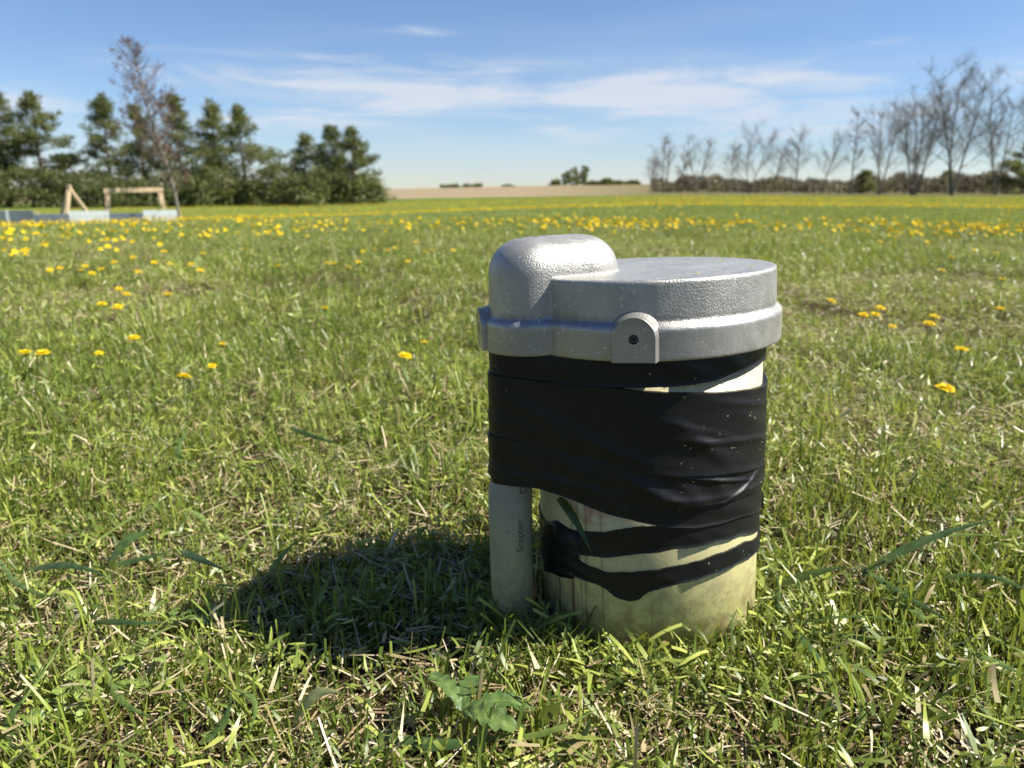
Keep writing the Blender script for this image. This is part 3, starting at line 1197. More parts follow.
def lawn_points(d0, d1, dens, half=50):
    x, y = fan_points(d0, d1, dens, half)
    k = np.hypot(x, y) > .12
    x, y = x[k], y[k]
    pt = np.clip(patchiness(x, y) + RNG.normal(0, .16, len(x)) - .4 * np.exp(-((x + .10) ** 2 + (y - .52) ** 2) / .05), 0, 1)  # less pale straw inside the pipe's shadow, so grass colour deepens the shade
    u = RNG.uniform(0, 1, len(x))
    idx = np.where(pt < .36, RNG.integers(0, 5, len(x)), np.where(pt < .68, RNG.integers(5, 10, len(x)), RNG.integers(10, 14, len(x))))
    idx = np.where(u < .22, RNG.integers(14, 18, len(x)), idx)
    z = terrain(x, y)
    rot = np.stack([RNG.normal(0, .10, len(x)), RNG.normal(0, .10, len(x)), RNG.uniform(0, 6.283, len(x))], 1)
    scl = RNG.uniform(.75, 1.25, len(x)) * (1.22 - .36 * pt)
    return x, y, z, rot, scl, idx


def near_tile_ok(x, y):
    # tile centres keep their blades outside the pipe; fine tufts are added at its foot
    return keep_off_pipe(x, y, TILE_R * .62)


x, y, z, rot, scl, idx = lawn_points(.25, 2.1, 760)
k = near_tile_ok(x, y)
x2, y2, z2, rot2, scl2, idx2 = lawn_points(2.1, 6.5, 190)
X = [np.concatenate([a[k], b]) for a, b in ((x, x2), (y, y2), (z, z2), (scl, scl2 * 1.25), (idx, idx2))]
scatter('lawn_grass', C_TILE, np.column_stack(X[:3]), np.concatenate([rot[k], rot2]), X[3], X[4], 'short mown grass with dry thatch covering the whole lawn', 'grass')

# far grass: wider tiles of coarser blades
far_tiles = [tile(500 + i, .22, 150, 20, 20, seg=2, Lup=(.02, .045), wup=(.003, .007), tufts=22) for i in range(6)]
C_FAR = source_collection('far_grass_tile', far_tiles, M_GRASS)
fx, fy = fan_points(6.3, 22, 34)
gx, gy = fan_points(22, 72, 3.2, 48)
fx, fy = np.concatenate([fx, gx]), np.concatenate([fy, gy])
n = len(fx)
dd = np.hypot(fx, fy)
scatter('far_lawn_grass', C_FAR, np.column_stack([fx, fy, terrain(fx, fy)]), np.column_stack([np.zeros(n), np.zeros(n), RNG.uniform(0, 6.28, n)]),
        RNG.uniform(.8, 1.25, n) * np.interp(dd, [6, 22, 72], [.9, 1.0, 1.0]), RNG.integers(0, 6, n), 'taller meadow grass beyond the mown lawn', 'grass')

# fine tufts pressed against the foot of the pipe
foot = [tile(700 + i, .014, 16, 5, 3, Lup=(.010, .028), tufts=2) for i in range(6)]
C_FOOT = source_collection('foot_tuft', foot, M_GRASS)
fx, fy = [], []
for k in range(900):
    a = RNG.uniform(0, 2 * np.pi)
    if k % 14 == 0:
        r = RC + RNG.uniform(.006, .03); q = (PX + CX + r * math.cos(a), PY + CY + r * math.sin(a))
    else:
        r = RP + RNG.uniform(.007, .055); q = (PX + r * math.cos(a), PY + r * math.sin(a))
    if keep_off_pipe(np.array(q[0]), np.array(q[1]), .006):
        fx.append(q[0]); fy.append(q[1])
fx, fy = np.array(fx), np.array(fy)
n = len(fx)
scatter('pipe_foot_grass', C_FOOT, np.column_stack([fx, fy, terrain(fx, fy)]), np.column_stack([RNG.normal(0, .15, n), RNG.normal(0, .15, n), RNG.uniform(0, 6.28, n)]),
        RNG.uniform(.7, 1.3, n), RNG.integers(0, 6, n), 'fine grass tufts and dry stalks round the foot of the pipe', 'grass')

# ------------------------------------------------------------------ single broad blades and leaves one can pick out
def ribbon(name, p0, p1, width, arch, label, cat='grass blade', rnd=.4, dry=0.0, tilt=0.0, tip0=.25, seg=14, fold=.25, sway=0.0, lay=0.0, twist=0.0):
    p0, p1 = np.array(p0, float), np.array(p1, float)
    d = p1 - p0
    Ld = np.linalg.norm(d)
    d /= Ld
    # a leaf blade lies partly on edge: its face leans between straight up and the open side of the lawn
    side = np.cross(d, [0, -.75 * lay, 1.0 - .5 * lay])
    side /= max(np.linalg.norm(side), 1e-6)
    upv = np.cross(side, d)
    V, Fq, T = [], [], []
    for i in range(seg + 1):
        s = i / seg
        c = p0 + (p1 - p0) * s + np.array([0, 0, arch * 4 * s * (1 - s)]) + side * sway * math.sin(math.pi * s)
        wv = width * (tip0 + (1 - tip0) * min(1, s * 5)) * min(1, (1 - s) / .62 + .01) ** .9
        tw = tilt + twist * (s - .4)
        sd = side * math.cos(tw) + upv * math.sin(tw)
        n_ = np.cross(d, sd)
        for q, u in ((-.5, 0), (0, -fold), (.5, 0)):
            V.append(c + sd * wv * q + n_ * wv * u)
            T.append((rnd, .3 + .7 * s, dry, 1))
    for i in range(seg):
        for k in range(2):
            a = i * 3 + k
            Fq.append((a, a + 1, a + 4, a + 3))
    me = np_mesh(name, V - p0[None, :] if isinstance(V, np.ndarray) else np.array(V) - p0[None, :], Fq, T)
    o = obj(name, me, M_BROAD, None, True)
    o.location = p0
    tag(o, label, cat)
    return o


def gp(px, py, h):
    x, y = ground_at(px, py, h)
    return (x, y, float(terrain(x, y)) + h)


BL = [  # pixel ends with heights above soil, width, arch, tilt, colour, label
    ((862, 574, .030), (1000, 519, .052), .0062, .006, .5, .10, 0, 'dark broad grass blade slanting upward, widest of the blades beside the pipe'),
    ((858, 566, .030), (962, 630, .026), .0055, .004, .3, .15, 0, 'long dark green blade lying slantwise under the widest dark blade'),
    ((782, 584, .034), (846, 566, .044), .0075, .004, .2, .55, 0, 'short silvery green blade beside the loose tape end on the pipe'),
    ((944, 577, .032), (1040, 600, .030), .0045, .004, .3, .15, 0, 'dark green blade lying level at the edge of the photo'),
    ((880, 560, .036), (1012, 538, .046), .0030, .006, .1, .75, 0, 'thin pale arching blade just above the widest dark blade'),
    ((880, 598, .022), (924, 626, .026), .0100, .003, .1, .70, 0, 'broad pale green leaf lying flat under the long dark slanting blade'),
    ((790, 628, .030), (842, 694, .018), .0050, .003, .5, .12, 0, 'dark blade bending down toward the thick upright stalk near the pipe'),
    ((786, 627, .026), (930, 628, .028), .0022, .003, .1, .45, 0, 'thin straight green stem lying level above a pale blade'),
    ((815, 634, .022), (922, 638, .024), .0045, .002, .1, .70, 0, 'pale green blade lying level just below a thin straight stem'),
    ((964, 648, .026), (1040, 682, .022), .0052, .002, .2, .62, 0, 'pale grey green blade pointing down at the frame edge'),
    ((846, 745, .002), (848, 668, .034), .0042, 0, .1, .8, 0, 'thick upright yellow green stalk standing alone near the pipe'),
    ((766, 640, .006), (772, 560, .05), .0026, .002, .2, .45, 0, 'slender upright stem beside the lit foot of the pipe'),
    ((110, 562, .03), (154, 531, .040), .0110, .003, .3, .30, 0, 'broadest dark green blade lying among the grass beyond the round leaves'),
    ((92, 545, .028), (176, 497, .040), .0026, .002, .1, .70, 0, 'thin straight yellow green stem crossing the broadest dark blade'),
    ((28, 570, .028), (112, 580, .028), .0055, .003, .4, .12, 0, 'dark blade lying level beneath the broadest dark blade'),
    ((110, 566, .026), (176, 550, .032), .0050, .003, .3, .25, 0, 'medium green blade just below the broadest dark blade'),
    ((178, 551, .032), (228, 572, .030), .0060, .004, .5, .05, 0, 'dark short blade curving toward the tip of the shadow'),
    ((182, 476, .006), (190, 428, .046), .0070, .008, .9, .50, 0, 'upright folded blade with bluish sides standing in open lawn'),
    ((290, 428, .050), (344, 446, .030), .0055, .006, .6, .0, 0, 'very dark blade hanging over the lawn beyond the shadow'),
    ((188, 510, .030), (212, 536, .026), .0048, .003, .1, .95, 0, 'bright yellow green blade with a grey tip in open lawn'),
    ((266, 578, .024), (302, 537, .036), .0045, .004, .3, .95, 0, 'bright yellow green blade reaching up out of the shadow edge'),
    ((-10, 742, .018), (76, 612, .034), .0021, .003, .1, .85, 0, 'long thin yellow stem lying beside the round leaves'),
    ((10, 748, .012), (26, 696, .028), .0065, .002, .3, .35, 0, 'flat grey green blade lying along the long thin yellow stem'),
    ((96, 622, .026), (164, 624, .028), .0042, .002, .4, .12, 0, 'dark thin blade pointing at a small lobed leaf'),
    ((108, 680, .026), (156, 720, .016), .0042, .003, .3, .60, 0, 'light green blade slanting over the dandelion rosette'),
    ((0, 560, .03), (66, 600, .026), .0045, .004, .3, .65, 0, 'light green blade curving down beside the dark level blades'),
    ((0, 462, .03), (54, 460, .034), .0036, .002, .1, .72, 0, 'pale blade lying level at the frame edge beyond the others'),
    ((294, 722, .010), (342, 694, .026), .0080, .004, .3, .95, .3, 'yellowing blade lying in the strip of lit grass before the shadow'),
    ((236, 690, .026), (246, 740, .010), .0036, .003, .3, .60, 0, 'small bright blade hanging down beside dry stems'),
    ((200, 744, .012), (232, 690, .030), .0052, -.004, .4, .45, 0, 'curved blade sweeping up near the dry stems'),
    ((380, 736, .016), (520, 732, .020), .0070, .004, .3, .22, 0, 'dark blade lying level below the big toothed leaf'),
    ((510, 740, .014), (600, 708, .028), .0034, .002, .2, .85, 0, 'bright green thin blade slanting up before the pipe'),
    ((536, 722, .014), (562, 702, .030), .0085, .003, .4, .50, 0, 'short pale broad blade before the pipe'),
    ((552, 752, .010), (592, 716, .026), .0075, .003, .3, .48, 0, 'pale leaf blade leaning toward the pipe across dry straw'),
    ((466, 692, .014), (492, 676, .028), .0042, .003, .3, .98, 0, 'small yellow blade above the big toothed leaf'),
    ((560, 498, .118), (594, 560, .080), .0062, .004, .9, .02, 0, 'dark green blade caught under the tape and hanging across the pipe'),
]
for (a, b, wdt, arch, tilt, rnd, dry, lab) in BL:
    if 'caught under' in lab:
        def onpipe(px, py, o_):
            th, zz = surf_hit(r_pipe, px, py, o_)
            q = ML @ Vector(((RP + o_) * math.cos(th), (RP + o_) * math.sin(th), zz))
            return (q.x, q.y, q.z)
        ribbon('grass_blade', onpipe(559, 498, .0035), onpipe(593, 556, .016), wdt, arch, lab, rnd=rnd, tilt=-.5, tip0=.8)
        continue
    ribbon('grass_blade', gp(a[0], a[1], a[2] * .8 + .003), gp(b[0], b[1], b[2] + .008), wdt * 1.1, arch * .5, lab, rnd=rnd, dry=dry, lay=.3 + tilt, sway=random.uniform(-.010, .010), tip0=.55, fold=.16, twist=random.uniform(-1.1, 1.1))


def leaf_mesh(name, outline, L, Wd, droop=.15, rnd=.5, teeth=0):
    """lobed leaf along +x with midrib fold"""
    n = 40
    V, T, Fq = [], [], []
    for i in range(n + 1):
        s = i / n
        wv = outline(s) * Wd
        if teeth:
            ph = (s * teeth) % 1
            wv *= .52 + .48 * ph ** .8 if s > .12 else 1
        zc = .006 * math.sin(math.pi * s) * L / .06 - droop * L * s * s
        for q in (-1, -.5, 0, .5, 1):
            V.append((s * L + (.04 * L * abs(q) if teeth else 0), q * wv, zc + abs(q) * wv * .15 + .0006 * math.sin(s * 27 + q * 4)))
            T.append((min(1, rnd + .06 * abs(q) + (.22 if q == 0 else 0)), 1, 0, 1))
    for i in range(n):
        for k in range(4):
            a = i * 5 + k
            Fq.append((a, a + 5, a + 6, a + 1))
    return np_mesh(name, V, Fq, T)


def dandelion_rosette(px, py, n, L, Wd, label, rnd=.5, spread=6.28, a0=0.0, h=.012):
    x, y, z = gp(px, py, h)
    r_ = empty('dandelion_plant', (x, y, z))
    tag(r_, label, 'weed')
    for i in range(n):
        s = random.uniform(.75, 1.1)
        me = leaf_mesh('leaf', lambda s_: (math.sin(math.pi * min(1, .06 + s_ * .94)) ** .6) * (.35 + .65 * s_), L * s, Wd * s, droop=random.uniform(.05, .25), rnd=rnd + random.uniform(-.1, .1), teeth=5)
        lf = obj('leaf', me, M_BROAD, r_, True)
        lf.rotation_euler = (random.uniform(-.35, .35), -random.uniform(.05, .3), a0 + spread * i / n + random.uniform(-.2, .2))
    return r_


dandelion_rosette(462, 712, 4, .046, .0165, 'toothed dandelion leaves in front of the capped pipe', rnd=.42, spread=3.4, a0=-.5, h=.030)
dandelion_rosette(104, 690, 4, .036, .0085, 'small dandelion rosette beside the round clover-like leaves', rnd=.78, h=.014)
dandelion_rosette(172, 622, 3, .030, .0095, 'small lobed leaves beside the edge of the shadow', rnd=.6, spread=2.5, h=.018)
dandelion_rosette(900, 600, 3, .034, .0085, 'low toothed leaves under the crossing dark blades', rnd=.62, spread=3, h=.012)


def round_leaves(px, py, n, size, label):
    x, y, z = gp(px, py, .004)
    r_ = empty('round_leaf_weed', (x, y, z))
    tag(r_, label, 'weed')
    for i in range(n):
        me = leaf_mesh('leaf', lambda s_: math.sqrt(max(0, 1 - (2 * s_ - 1) ** 2)) * .98 + .02, size, size * .48, droop=.05, rnd=random.uniform(.6, .85))
        lf = obj('leaf', me, M_BROAD, r_, True)
        a = random.uniform(0, 6.28)
        rr = random.uniform(.006, .022)
        lf.location = (rr * math.cos(a), rr * math.sin(a), random.uniform(.016, .026))
        lf.rotation_euler = (random.uniform(-.4, .4), random.uniform(-.7, .1), random.uniform(0, 6.28))
        sb = MB()
        q = Vector(lf.location)
        sb.tube([(0, 0, 0), q * .5 + Vector((0, 0, .004)), q], [.0006, .0005, .0005], 4)
        sb.build('leaf_stem', M_STEM, r_)
    return r_


round_leaves(62, 722, 5, .0125, 'round-leaved weed with pale leaves near a long yellow stem')
round_leaves(150, 690, 4, .010, 'small round-leaved weed next to bare soil and dry twigs')

# pale dry stems lying in the thatch
DRY = [((60, 754, .012), (112, 718, .024), .0022, 'dry beige stem lying below the round-leaved weed'), ((152, 690, .018), (196, 662, .028), .0020, 'straight dry straw lying among green leaves'),
       ((216, 606, .020), (226, 630, .030), .0026, 'pale upright straw stub at the tip of the shadow'), ((384, 654, .016), (426, 662, .020), .0034, 'pale dry straw along the shadow edge'),
       ((596, 700, .010), (640, 745, .008), .0080, 'broad dead beige leaf lying before the pipe'), ((690, 690, .016), (770, 708, .018), .0018, 'thin dry stem lying at the sunny foot of the pipe'),
       ((1000, 408, .04), (1060, 392, .05), .0030, 'bent pale dry stem at the lawn edge of the frame')]
for a, b, wdt, lab in DRY:
    ribbon('dry_stem', gp(*a), gp(*b), wdt, .003, lab, 'dry stem', rnd=random.uniform(.5, 1), dry=1.0, sway=.004, fold=.15)

for (a, b, wdt, lab) in [((537, 606, .004), (545, 497, .10), .0020, 'tallest thin yellow stalk standing in the gap between conduit and pipe'),
                         ((541, 606, .004), (537, 520, .085), .0022, 'ochre stalk leaning to the conduit in the gap beside the pipe'),
                         ((534, 604, .004), (547, 548, .06), .0024, 'short brown stalk crossing others in the gap beside the pipe'),
                         ((546, 608, .004), (541, 560, .05), .0030, 'broad dead stalk low in the gap beside the pipe')]:
    q0 = ground_at(a[0], a[1], 0)
    q0 = np.array([PX - .0965, PY - .052, 0]) + np.array([(a[0] - 540) * .0007, 0, -.01])
    d_ = ray(b[0], b[1])
    q1 = CAM + d_ * ((PY - .050) / d_[1])
    ribbon('dry_stem', q0, q1, wdt, .002, lab, 'dry stem', rnd=random.uniform(.1, .5), dry=.75, sway=.002, fold=.15, tip0=.8)

# clippings stuck to the cap and tape
sb_parts = []
rs = np.random.default_rng(5)
cl = []
for i in range(60):
    th = rs.uniform(-1.5, .15)
    zz = rs.uniform(.10, .19)
    rr = float(r_hull(th)) + .0062
    p0 = ML @ Vector((rr * math.cos(th), rr * math.sin(th), zz))
    cl.append((p0, rs.uniform(.0005, .0008) + .0018 * rs.uniform() ** 3, th))
V, Fq, T = [], [], []
for p0, L, th in cl:
    d = Vector((-math.sin(th), math.cos(th), rs.normal(0, 1.5))).normalized()
    nrm = Vector((math.cos(th), math.sin(th), 0))
    sd = d.cross(nrm) * rs.uniform(.0001, .00028)
    k = len(V)
    for q in (p0 - sd, p0 + sd, p0 + d * L + sd + nrm * .0006, p0 + d * L - sd + nrm * .0006):
        V.append(tuple(q))
        T.append((rs.uniform(.3, .9), 1, float(rs.uniform() < .75), 1))
    Fq.append((k, k + 1, k + 2, k + 3))
for i in range(16):
    r_, a = .085 * math.sqrt(rs.uniform()), rs.uniform(-1.6, 1.9)
    p0 = ML @ Vector((r_ * math.cos(a), r_ * math.sin(a), ZD + .0016))
    d = Vector((math.cos(i * 2.4), math.sin(i * 2.4), .1))
    sd = Vector((-d.y, d.x, .25)) * rs.uniform(.0003, .0008)
    L = rs.uniform(.002, .006)
    k = len(V)
    for q in (p0 - sd, p0 + sd, p0 + d * L + sd, p0 + d * L - sd):
        V.append(tuple(q))
        T.append((rs.uniform(.1, .9), 1, float(rs.uniform() < .5), 1))
    Fq.append((k, k + 1, k + 2, k + 3))
for i in range(11):
    bc = BC0 + (BC1 - BC0) * rs.uniform(-.3, 1.2)
    p0 = ML @ Vector((bc[0] + rs.normal(0, .004), bc[1] + rs.normal(0, .005), ZB + .0010))
    d = Vector((math.cos(i * 2.1), math.sin(i * 2.1), rs.uniform(-.1, .5)))
    sd = Vector((-d.y, d.x, .25)) * .00035
    L = rs.uniform(.002, .005)
    k = len(V)
    for q in (p0 - sd, p0 + sd, p0 + d * L + sd, p0 + d * L - sd):
        V.append(tuple(q))
        T.append((0.02, 1, 0.0, 1))
    Fq.append((k, k + 1, k + 2, k + 3))
o = obj('grass_clippings', np_mesh('grass_clippings', V, Fq, T), M_GRASS)
tag(o, 'tiny dry grass clippings stuck to the black tape and cap', 'clippings', None, 'stuff')

# ------------------------------------------------------------------ dandelions
def dandelion_mesh(seed, lo=False):
    rs = np.random.default_rng(seed)
    V, Fq, T = [], [], []
    rad = .0135
    rings = ((1.0, .05, 15, .0048), (.80, .35, 13, .0045), (.58, .65, 11, .004), (.34, .95, 8, .0035)) if not lo else ((1.0, .10, 8, .009), (.65, .5, 6, .008), (.35, .9, 4, .007))
    for rr, ang, n, wd in rings:
        for i in range(n):
            a = 2 * math.pi * (i + rs.uniform(-.3, .3)) / n
            L = rad * rr * rs.uniform(.88, 1.08)
            e = ang + rs.normal(0, .1)
            u = np.array([math.cos(a), math.sin(a), 0])
            s = np.array([-math.sin(a), math.cos(a), 0])
            b0 = u * .0015 + np.array([0, 0, .002])
            m = b0 + (u * math.cos(e + .25) + np.array([0, 0, math.sin(e + .25)])) * L * .55
            tp = m + (u * math.cos(e - .2) + np.array([0, 0, math.sin(e - .2)])) * L * .45
            k = len(V)
            V += [b0 - s * wd * .25, b0 + s * wd * .25, m + s * wd * .5, m - s * wd * .5, tp + s * wd * .42, tp - s * wd * .42]
            q = rs.uniform(.2, 1) - (.3 if rr < .5 else 0)
            T += [(max(0, q), 1, 0, 1)] * 6
            Fq += [(k, k + 1, k + 2, k + 3), (k + 3, k + 2, k + 4, k + 5)]
    return np.array(V), np.array(Fq), np.array(T)


HEADS = []
for i in range(5):
    v, f_, t_ = dandelion_mesh(40 + i)
    me = np_mesh('flower_head', v, f_, t_)
    me.materials.append(M_PETAL)
    HEADS.append(me)


def stem_mesh(h):
    mb = MB()
    mb.tube([(0, 0, -h), (.002, .001, -h * .5), (0, 0, -.0035), (0, 0, .001), (0, 0, .0032)], [.0012, .0011, .0013, .0034, .0030], 6)
    me = bpy.data.meshes.new('stem')
    me.from_pydata(mb.v, [], mb.f)
    me.materials.append(M_STEM)
    return me


STEMS = [stem_mesh(h) for h in (.035, .045, .06)]
# far heads: head and stem in one mesh
FARHEADS = []
for i in range(4):
    v, f_, t_ = dandelion_mesh(80 + i, True)
    mb = MB()
    mb.tube([(0, 0, -.05), (0, 0, 0)], [.0014, .0018], 3, False)
    sv, sf = np.array(mb.v), np.array(mb.f)
    me = np_mesh('dandelion_far', np.concatenate([v, sv]), np.concatenate([f_, sf + len(v)]), np.concatenate([t_, np.tile([.5, 1, 0, 1], (len(sv), 1))]),
                 mat_idx=[0] * len(f_) + [1] * len(sf))
    FARHEADS.append(me)

NEAR = [  # explicit ones: pixel, label
    (25, 354, 'dandelion in the pair at the frame edge, the outer bloom'), (43, 354, 'dandelion in the pair at the frame edge, the inner bloom'),
    (99, 354, 'half hidden dandelion low in the grass between the pair and a lone flat bloom'), (134, 339, 'lone dandelion between the pair and the pale bare patch'),
    (184, 378, 'flat wide dandelion bloom, nearest on the side away from the pipe'), (405, 357, 'large lone dandelion nearest the pipe'),
    (222, 345, 'small closed dandelion on the pale lawn beyond the nearest flat bloom'), (212, 367, 'tiny closed dandelion just beyond the nearest flat bloom'), (424, 343, 'tiny dandelion just beyond the large lone one'),
    (325, 309, 'lone small dandelion in mid lawn, halfway to the flower band'), (102, 305, 'first of three dandelions on the sparse lawn before the flower band'),
    (118, 308, 'lower dandelion beside another on the sparse lawn'), (126, 295, 'double dandelion bloom on the sparse lawn before the band'), (119, 290, 'dandelion just behind the double bloom'), (168, 295, 'single dandelion level with the double bloom, to its pipe side'),
    (961, 351, 'dandelion before the pair on the far side of the pipe'), (945, 390, 'dandelion nearest the camera beyond the pipe'), (863, 316, 'outermost of three close dandelions beyond the pipe'), (875, 316, 'lower of three close dandelions beyond the pipe'),
    (880, 309, 'upper of three close dandelions beyond the pipe'), (934, 318, 'upper dandelion of a close pair beyond the pipe'), (929, 325, 'lower dandelion of a close pair beyond the pipe'), (892, 327, 'closed dandelion below the three close ones'),
    (1000, 310, 'lone dandelion beside the frame edge beyond the pipe'), (831, 302, 'lone dandelion right by the cap edge on the lawn'), (1002, 280, 'small dandelion beside the frame edge, below the flower band'),
]
BANDPX = [(92, 274), (50, 271), (60, 269), (81, 271), (85, 267), (102, 270), (114, 263), (133, 258), (138, 273), (154, 263), (170, 265), (191, 265), (200, 271), (203, 254), (164, 252), (245, 250), (278, 267),
          (363, 252), (358, 263), (349, 268), (334, 264), (327, 264), (375, 250), (388, 251), (395, 249), (408, 262), (416, 243), (432, 251), (425, 253), (453, 251), (975, 251), (951, 258), (941, 271), (996, 254), (823, 242), (880, 242), (927, 243)]


def band_label(x, y):
    az = math.degrees(math.atan2(x, y))
    if az < -14:
        return 'yellow dandelion in the scattered flowers before the painted boards', 'dandelions before the painted boards'
    if az < 8:
        return 'yellow dandelion in the flower band behind the domed side of the cap', 'dandelions behind the domed side of the cap'
    return 'yellow dandelion in the flower band before the bare trees', 'dandelions before the bare trees'


def add_dandelion(x, y, h, label, group, parts=True, scale=1.0):
    z = float(terrain(x, y))
    if parts:
        r_ = empty('dandelion', (x, y, z + h), random.uniform(0, 6.28))
        r_.rotation_euler = (random.gauss(0, .12) + .06, random.gauss(0, .12) + .08, random.uniform(-.4, .4))
        hd = bpy.data.objects.new('flower_head', random.choice(HEADS))
        COL.objects.link(hd)
        hd.parent = r_
        hd.rotation_euler = (0, 0, random.uniform(0, 6.28))
        st = bpy.data.objects.new('stem', STEMS[0 if h < .04 else 1 if h < .052 else 2])
        COL.objects.link(st)
        st.parent = r_
    else:
        r_ = bpy.data.objects.new('dandelion', FARHEADS[random.randrange(4)])
        COL.objects.link(r_)
        r_.location = (x, y, z + h)
        r_.rotation_euler = (random.gauss(0, .3) + .3, random.gauss(0, .3) + .15, random.uniform(-.5, .5))
    r_.scale = (scale,) * 3
    tag(r_, label, 'dandelion', group)


for me in FARHEADS:
    me.materials.append(M_PETAL)
    me.materials.append(M_STEM)
for px, py, lab in NEAR:
    x, y = ground_at(px, py, .062)
    add_dandelion(x, y, .062, lab, 'dandelions scattered on the near lawn', True, .55 if ('tiny' in lab or 'closed' in lab or 'hidden' in lab) else .85)
band = [(*ground_at(px, py, .05), .05) for px, py in BANDPX]

# the dense bands
def flower_density(x, y):
    d = np.hypot(x, y)
    az = np.degrees(np.arctan2(x, y))
    cl = .5 + .5 * np.sin(x * 1.9 + 2.0 * np.sin(y * 1.1) + .6) * np.sin(y * 2.3 + 1.2 * np.sin(x * .8))
    inner = np.interp(az, [-40, -28, -20, -10, 0, 12, 40], [2.5, 3.0, 3.5, 4.1, 4.3, 4.3, 4.1])
    outer = np.interp(az, [-40, -20, -10, 0, 12, 40], [10.5, 9.5, 7.6, 7.2, 7.0, 7.4])
    b1 = smooth((d - inner) / .7) * smooth((outer - d) / 1.2) * (16 + 64 * cl ** 1.4) * np.interp(az, [-40, -10, 0, 8, 40], [.8, .75, 1.0, 2.0, 2.2])
    gap = smooth((d - outer + .5) / 1) * 1.0
    far0 = np.interp(az, [-40, -15, 0, 40], [10.5, 11, 12, 12.5])
    b2 = smooth((d - far0) / 3.5) * 30 * (.75 + .25 * np.sin(x * .35 + y * .22) * np.sin(y * .3 + 1))
    return b1 + gap + np.maximum(b2, 0)


x, y = fan_points(2.4, 13, 150, 46, 0, 0)
k = RNG.uniform(0, 150, len(x)) < flower_density(x, y)
x, y = x[k], y[k]
x3, y3 = fan_points(13, 48, 56, 44, 0, 0)
k = RNG.uniform(0, 56, len(x3)) < flower_density(x3, y3)
x, y = np.concatenate([x, x3[k]]), np.concatenate([y, y3[k]])
hh = RNG.uniform(.07, .105, len(x)) + .035 * smooth((np.hypot(x, y) - 8) / 5)
pz = terrain(x, y) + hh
rel = np.stack([x, y, pz - H], 1)
dep = rel @ FWD
u = 512 + F * rel[:, 0] / dep
v = 384 - F * (rel @ UP) / dep
inview = (u > 2) & (u < 1022) & ~((u > 486) & (u < 780) & (v > 236))
order = np.argsort(np.hypot(x, y) + np.where(inview, 0, 1000))
n_ind = 300 - len(NEAR) - len(band)
ind, rest = order[:n_ind], order[n_ind:]
for x_, y_, h_ in band:
    add_dandelion(x_, y_, h_, *band_label(x_, y_), True, .95)
for i in ind:
    add_dandelion(float(x[i]), float(y[i]), float(hh[i]), *band_label(x[i], y[i]), False, random.uniform(.58, .9))
C_FL = source_collection('far_dandelion', [m.copy() for m in FARHEADS], [])
n = len(rest)
scatter('distant_dandelions', C_FL, np.column_stack([x[rest], y[rest], pz[rest]]), np.column_stack([RNG.normal(.35, .35, n), RNG.normal(.15, .35, n), RNG.uniform(0, 6.28, n)]),
        RNG.uniform(.7, 1.15, n), RNG.integers(0, 4, n), 'mass of yellow dandelions across the far lawn', 'dandelions')

# ------------------------------------------------------------------ timber frame, tripod and painted boards
def at_depth(px, py, y):
    """world x,z seen at pixel when standing at forward distance y"""
    d = ray(px, py)
    s = y / d[1]
    return float(d[0] * s), float(H + d[2] * s)


def stake_z(x, y):
    return float(terrain(x, y))


YF = 27.0
xl, _ = at_depth(110, 200, YF)
xr, zt = at_depth(159, 190, YF)
gz = stake_z((xl + xr) / 2, YF)
fr = empty('goal_structure', ((xl + xr) / 2, YF, gz), R(30))
tag(fr, 'pale goal-like frame with two posts and a top beam behind the painted boards', 'timber frame')
wd = (xr - xl) / 2
ht = zt - gz
for s in (-1, 1):
    mb = MB()
    mb.bar((s * (wd - .05) + s * .08, 0, -.05), (s * (wd - .05), 0, ht - .09), .15, .14)
    mb.build('post', M_LUMBER, fr)
mb = MB()
mb.bar((-wd - .06, 0, ht - .02), (wd + .06, 0, ht + .02), .15, .15)
mb.build('top_beam', M_LUMBER, fr)
for s in (-1, 1):
    mb = MB()
    mb.bar((s * wd, .05, ht - .12), (s * wd * 1.05, 1.0, -.05), .09, .06)
    mb.build('back_brace', M_LUMBER, fr)

xa, za = at_depth(69, 189, YF + 1)
ga = stake_z(xa, YF + 1)
tp = empty('timber_tripod', (xa, YF + 1, ga))
tag(tp, 'pale timber A-shaped stand of leaning poles beside the timber frame', 'timber stand')
ha = za - ga
for ex, ey, w_ in ((-.38, -.25, .11), (.02, -.5, .11), (.66, .1, .12), (.36, .6, .10)):
    mb = MB()
    mb.bar((ex, ey, -.03), (0, 0, ha + .02), w_, .07)
    mb.build('leg', M_LUMBER, tp)
mb = MB()
mb.bar((-.02, 0, ha - .15), (.02, 0, ha + .14), .12, .12)
mb.build('top_block', M_LUMBER, tp)


def boards(px0, px1, pyt, pyb, yd, cols, label, rows=3, turn=14, low=1.0):
    x0, zt_ = at_depth(px0, pyt, yd)
    x1, zb_ = at_depth(px1, pyb, yd)
    gz_ = stake_z((x0 + x1) / 2, yd)
    r_ = empty('painted_barrier', ((x0 + x1) / 2, yd, gz_), R(turn))
    tag(r_, label, 'barrier', 'painted board barriers on the far lawn')
    W = x1 - x0
    xs = -W / 2
    hgt = max(zt_ - gz_, .2)
    for frac, m in cols:
        ww = W * frac
        mb = MB()
        for k in range(rows):
            hh_ = hgt / rows * (low if m is M_BLUE else 1.0)
            mb.box((xs + ww / 2, 0, hh_ * (k + .5)), (ww - .012, .10, hh_ * .93))
        mb.build('panel', m, r_)
        xs += ww
    mb = MB()
    for q in (-W / 2 + .1, 0, W / 2 - .1):
        mb.box((q, .09, hgt * .45), (.08, .07, hgt * .95))
    mb.build('stake', M_LUMBER, r_)


